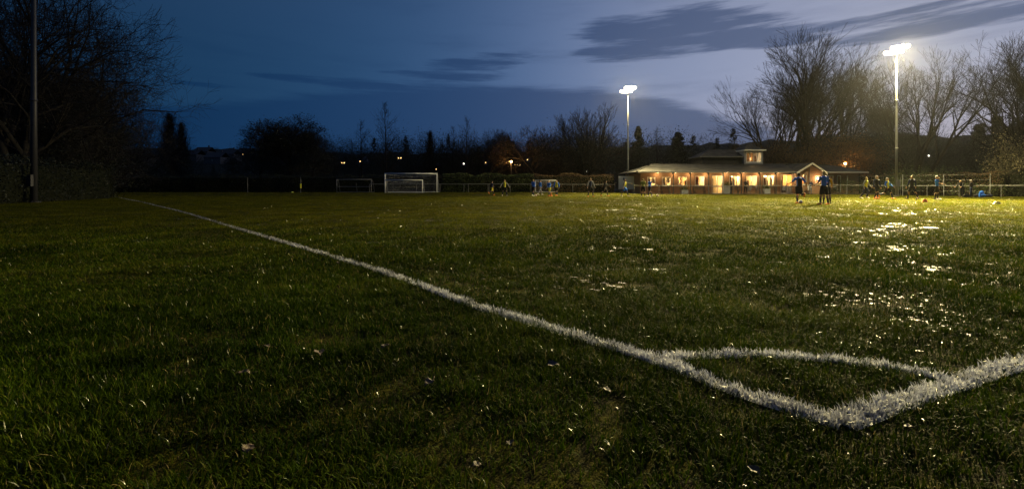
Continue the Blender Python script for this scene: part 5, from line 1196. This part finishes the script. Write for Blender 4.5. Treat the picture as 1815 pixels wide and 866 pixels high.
    for i in (0, 1):
        hip, kn, an, toe, heel = J['l', i]
        if trousers: t.caps(q(hip), .108*k, q(kn), .078*k); t.caps(q(kn), .078*k, q(kn.lerp(an, .95)), .056*k)
        else: t.caps(q(hip), .110*k, q(hip.lerp(kn, .74)), .098*k)
    fuse(t, nm, M[mm], root, .022*k)
    for i in (0, 1):
        hip, kn, an, toe, heel = J['l', i]
        if not trousers: s2 = MB(); s2.caps(q(kn.lerp(an, .16)), .063*k, q(kn.lerp(an, .4)), .066*k); s2.caps(q(kn.lerp(an, .4)), .066*k, q(an), .043*k); fuse(s2, 'sock', M[socks], root, .020*k)
        s2 = MB(); s2.caps(q(heel), .040*k, q(an+(toe-an)*.55+V((0,0,-.012))), .044*k, 10); s2.caps(q(an+(toe-an)*.5+V((0,0,-.012))), .044*k, q(toe), .034*k, 10); s2.caps(q(an), .046*k, q(heel+V((0,-.02,.0))), .044*k, 8); fuse(s2, 'boot', M[boots], root, .017*k)
    hb = MB(); hb.ball(q(hc+V((0, .022, .028))), (.083*k, .092*k, .105*k), 12, 9); hb.caps(q(hc+V((0,.05,-.03))), .062*k, q(hc+V((0,.03,.04))), .07*k, 8)
    # open the hair in front of the face
    hairo = fuse(hb, 'cap' if hat else 'hair', M[hat or hair], root, .018*k, None, 2)
    if bag:
        t = MB(); t.caps(q(chest+V((0,.17,-.02))), .12*k, q(hipc+up*.16+V((0,.17,0))), .13*k, 12, .7); fuse(t, 'backpack', M[bag], root, .024*k)
    return root
RUN = ((32, 0, 20), (-18, 0, 60)); STRIDE = ((22, 2, 6), (-20, 2, 14)); STAND = ((3, 6, 4), (-3, 6, 4)); WIDE = ((4, 13, 6), (-3, 13, 6)); ARMSB = ((25, 12, 55), (-25, 12, 50)); OUT = ((5, 42, 25), (0, 42, 25)); HANG = ((0, 12, 12), (0, 12, 12))
PI = math.pi
person(872, 49, 1.58, 2.2, 'jogging footballer in navy top and yellow shorts, leftmost of the distant players', 'navy', shorts='yellow', socks='navy', legs=RUN, arms=ARMSB, boots='boot_orange')
person(894.5, 47.5, 1.68, .2, 'footballer with yellow bib over pale sleeves, arms held out, second from the left', 'navy', sleeve_c='grey', bib='yellow', shorts='black', legs=WIDE, arms=OUT, boots='boot_white', hair='hair_fair')
person(945.5, 46, 1.72, 2.5, 'footballer in blue jacket seen from behind, left of the small white goal', 'blue', legs=STRIDE, arms=ARMSB, boots='boot_white', hair='hair_fair')
person(957.5, 49.5, 1.62, 2.0, 'slim footballer in blue top with grey trousers inside the small goal mouth', 'blue', trousers='grey', legs=STRIDE, arms=HANG, boots='boot_white', hair='hair_dark')
person(974, 46.5, 1.68, -.6, 'footballer in blue with yellow shorts bending towards the small orange cones', 'blue', bib=None, shorts='yellow', legs=RUN, arms=ARMSB, lean=14, boots='boot_orange', hair='hair_fair')
person(986.5, 46.5, 1.68, -.3, 'footballer with yellow bib and blue sleeves at the right post of the small goal', 'blue', bib='yellow', legs=STRIDE, arms=((10, 20, 30), (-10, 25, 30)), boots='boot_orange')
person(1047, 43.5, 1.80, .3, 'standing man in dark tracksuit top and shorts midway between small goal and floodlight', 'navy', sleeve_c='grey', legs=WIDE, arms=((5, 24, 20), (0, 24, 20)), boots='boot_orange', hair='hair_fair')
person(1072.5, 46, 1.62, 1.0, 'dark clad player lunging with legs apart left of the floodlight pole', 'black', legs=((26, 6, 20), (-26, 6, 14)), arms=ARMSB, socks='black', boots='boot_orange', lean=8)
person(1108, 45, 1.70, .9, 'player in yellow bib and blue shorts pointing right in front of the white board', 'grey', bib='yellow', shorts='blue', legs=STRIDE, arms=((75, 10, 5), (-20, 10, 40)), boots='boot_white', hair='hair_fair')
person(1140, 43, 1.74, 2.8, 'man in olive yellow jacket and black shorts at the left end of the clubhouse', 'olive', legs=STAND, arms=((20, 8, 60), (20, 8, 60)), boots='boot_white', hair='hair_fair', socks='black')
person(1151.5, 44, 1.74, -1.2, 'player in blue jacket striding right in front of the first lit window', 'blue', legs=STRIDE, arms=ARMSB, socks='navy', boots='boot_white')
person(1321.6, 53.0, 1.72, .2, 'dark silhouetted person standing before the bright middle windows', 'black', trousers='dark_trousers', legs=STAND, arms=((20, 4, 30), (20, 4, 30)), boots='boot_black', group='people watching by the clubhouse')
person(1436.5, 52.6, 1.62, .4, 'white haired spectator in dark coat leaning at the rail below the gable', 'navy', trousers='grey', legs=STAND, arms=((20, 8, 50), (20, 8, 50)), boots='boot_black', hair='hair_grey', group='people watching by the clubhouse', lean=10)
person(1296, 53.2, 1.55, 1.5, 'dim figure standing left of the narrow curtain window, hidden to the waist by benches', 'black', trousers='dark_trousers', legs=STAND, arms=HANG, boots='boot_black', group='people watching by the clubhouse')
person(1416, 25.3, 1.72, 2.9, 'player in blue shirt balancing on one leg, other foot raised behind', 'blue', sleeves='short', bag='black', legs=((4, -3, 4), (-8, 2, 95)), arms=((10, 38, 60), (-12, 34, 60)), socks='navy', boots='boot_orange', hair='hair_dark')
person(1460.5, 23.6, 1.74, PI+.05, 'nearest footballer seen from behind in bright blue shirt and black shorts', 'blue', sleeves='short', legs=((3, 8, 4), (-2, 8, 4)), arms=((18, 14, 45), (18, 14, 45)), socks='navy', boots='boot_orange', hair='hair_fair')
person(1465.5, 25.6, 1.66, PI-.3, 'player in amber striped jacket mostly hidden behind the nearest blue footballer', 'navy', sleeve_c='amber', legs=STAND, arms=((25, 22, 50), (15, 20, 40)), socks='black', boots='boot_black', hair='hair_dark')
person(1534, 36.2, 1.72, .5, 'player in grey top with yellow bib stripe below the pale fence post', 'navy', sleeve_c='grey', bib='yellow', trousers='navy', legs=((20, 8, 40), (-10, 6, 20)), arms=((10, 18, 30), (-15, 18, 30)), boots='boot_white', hair='hair_fair', lean=6)
person(1554, 35.0, 1.80, .1, 'player in plain dark navy jacket beside the orange cone on the right', 'black', sleeve_c='navy', trousers=None, legs=((-18, 3, 6), (28, 3, 30)), arms=HANG, socks='black', boots='boot_orange', hair='hair_grey')
person(1572.5, 35.5, 1.74, .5, 'player in yellow bib with blue sleeves, arms out, left of the tall pole', 'blue', bib='yellow', legs=RUN, arms=((10, 36, 40), (5, 36, 30)), boots='boot_orange', hair='hair_grey')
person(1616.5, 34.8, 1.80, PI, 'man in black tracksuit walking away, legs apart, right of the tall pole', 'black', sleeve_c='navy', legs=((12, 10, 6), (-14, 10, 10)), arms=((0, 20, 18), (0, 20, 18)), socks='black', boots='boot_black', hair='hair_fair')
person(1660.5, 33.6, 1.76, .7, 'footballer in bright blue shirt reaching out left, beside the round bush', 'blue', sleeves='short', legs=((4, 7, 4), (-4, 7, 4)), arms=((4, 12, 10), (40, 26, 30)), socks='black', boots='boot_white', hair='hair_grey')
person(1706, 41.5, 1.60, -1.3, 'dark figure bending forward by the brown hedge', 'black', trousers='dark_trousers', legs=((14, 4, 20), (-6, 4, 8)), arms=((30, 6, 40), (30, 6, 40)), lean=28, boots='boot_black', hair='hair_fair', group='people standing by the right hedge')
person(1721, 41.2, 1.58, .8, 'dark clothed person standing between the bending figure and the blue bag', 'black', trousers='navy', legs=STAND, arms=((20, 6, 60), (20, 6, 60)), boots='boot_black', hair='hair_grey', group='people standing by the right hedge')

# bags, cones, balls
def ground_at(px, D): x = at(px, D); return (x, D, ground_z(x, D))
bg = empty('kit_bag', ground_at(1740, 41.0)); tag(bg, 'bright blue upright rucksack on the grass before the brown hedge', 'bag')
b = MB(); b.caps((0,0,.24), .24, (0,0,.42), .21, 14, .7); b.caps((0,0,.12), .25, (0,0,.2), .25, 14, .7); fuse(b, 'bag_body', M['blue'], bg, .025)
b = MB(); b.caps((-.10,-.17,.22), .10, (.10,-.17,.22), .10, 10, .8); fuse(b, 'front_pocket', M['blue'], bg, .02)
b = MB(); b.tube([(-.06,0,.62), (-.05,0,.69), (.05,0,.69), (.06,0,.62)], .014, 6); b.build('handle', M['black'], bg)
b = MB()
for s_ in (-.1, .1): b.tube([(s_,.16,.52), (s_*1.3,.24,.4), (s_*1.2,.22,.15), (s_,.17,.08)], .02, 6)
b.build('strap', M['black'], bg)
for px, D, lab, c, ln in ((1752, 41.0, 'dark holdall lying flat right of the blue rucksack', 'navy', .45), (1731, 41.2, 'small dark bag left of the blue rucksack', 'black', .28), (1713, 41.0, 'low dark bag between the two figures by the hedge', 'black', .3)):
    r = empty('holdall', ground_at(px, D)); tag(r, lab, 'bag', 'dark bags by the right hedge'); b = MB(); b.caps((-ln/2,0,.15), .14, (ln/2,0,.15), .14, 12, .95); fuse(b, 'bag_body', M[c], r, .025)
    b = MB(); b.tube([(-ln*.25,-.06,.26), (-.05,-.04,.36), (.05,-.04,.36), (ln*.25,-.06,.26)], .012, 6); b.build('handle', M['grey'], r)
M['cone_orange'] = mat('cone_orange', (.80, .22, .03), .5, .4); M['cone_yellow'] = mat('cone_yellow', (.75, .62, .25), .5, .4); M['cone_lime'] = mat('cone_lime', (.55, .60, .08), .5, .4)
def disc_cone(px, D, r0, h, m, label):
    mb = MB(); n = 20; vs = []; prof = [(r0, 0), (r0, .012), (r0*.90, .02), (r0*.50, h*.9), (r0*.44, h), (r0*.38, h), (r0*.42, h*.88), (r0*.80, .022)]
    for rr, z in prof: vs += [(rr*math.cos(6.2832*k/n), rr*math.sin(6.2832*k/n), z) for k in range(n)]
    fs = [(l*n+k, l*n+(k+1) % n, (l+1)*n+(k+1) % n, (l+1)*n+k) for l in range(len(prof)-1) for k in range(n)]; mb.add(vs, fs)
    o = mb.build('marker_cone', M[m], None, True); x, y, z = ground_at(px, D); o.location = (x, y, z+.02); tag(o, label, 'cone', 'training marker cones')
disc_cone(1639, 27.5, .17, .19, 'cone_orange', 'orange marker cone alone on the grass right of the tall floodlight')
disc_cone(1767, 24.2, .18, .14, 'cone_yellow', 'pale yellow marker cone, rightmost on the grass')
disc_cone(1552.5, 36.0, .16, .22, 'cone_orange', 'orange cone at the feet of the dark navy player')
disc_cone(973, 45.6, .15, .14, 'cone_orange', 'left one of two small orange cones at the feet of the bending player')
disc_cone(977, 45.8, .15, .20, 'cone_orange', 'right one of two small orange cones at the feet of the bending player')
disc_cone(518, 55.5, .17, .12, 'cone_lime', 'lime marker cone left of the pole with the yellow sleeve')
def ball_mats():
    m = mat('ball_white', (.75, .73, .70), .45, .5); return m
M['ball_white'] = ball_mats(); M['ball_panel'] = mat('ball_panel', (.55, .12, .05), .5, .5)
def football(px, D, label, c='ball_white'):
    bm = bmesh.new(); bmesh.ops.create_icosphere(bm, subdivisions=3, radius=.11); me = bpy.data.meshes.new('football'); bm.to_mesh(me)
    ico = bmesh.new(); bmesh.ops.create_icosphere(ico, subdivisions=1, radius=1.0); dirs = [v.co.normalized() for v in ico.verts][:12]; ico.free(); bm.free()
    me.materials.append(M[c]); me.materials.append(M['ball_panel'])
    for p in me.polygons: p.use_smooth = True; p.material_index = 1 if max(p.center.normalized().dot(d) for d in dirs) > .955 else 0
    o = link('football', me); x, y, z = ground_at(px, D); o.location = (x, y, z+.125); tag(o, label, 'ball', 'footballs on the pitch')
football(950, 45.7, 'ball at the feet of the blue jacketed player left of the small goal'); football(1165, 43.6, 'ball right of the striding blue player, below the first window'); football(1419, 25.0, 'ball beside the standing foot of the one legged player')
# ------------------------------------------------------------------ thin damp air over the ground
def haze(density):
    mb = MB(); mb.box(-720, 720, -720, 720, -2, 90); m = bpy.data.materials.new('damp_air'); m.use_nodes = True; nt = m.node_tree; nt.nodes.clear()
    v = nt.nodes.new('ShaderNodeVolumePrincipled'); v.inputs['Color'].default_value = (.9, .93, 1, 1); v.inputs['Density'].default_value = density; v.inputs['Anisotropy'].default_value = .82
    o = nt.nodes.new('ShaderNodeOutputMaterial'); nt.links.new(v.outputs[0], o.inputs['Volume']); h = mb.build('haze', m); h['kind'] = 'stuff'; h['label'] = 'thin damp evening air over the pitch and the hills'; h['category'] = 'haze'
haze(HAZE)
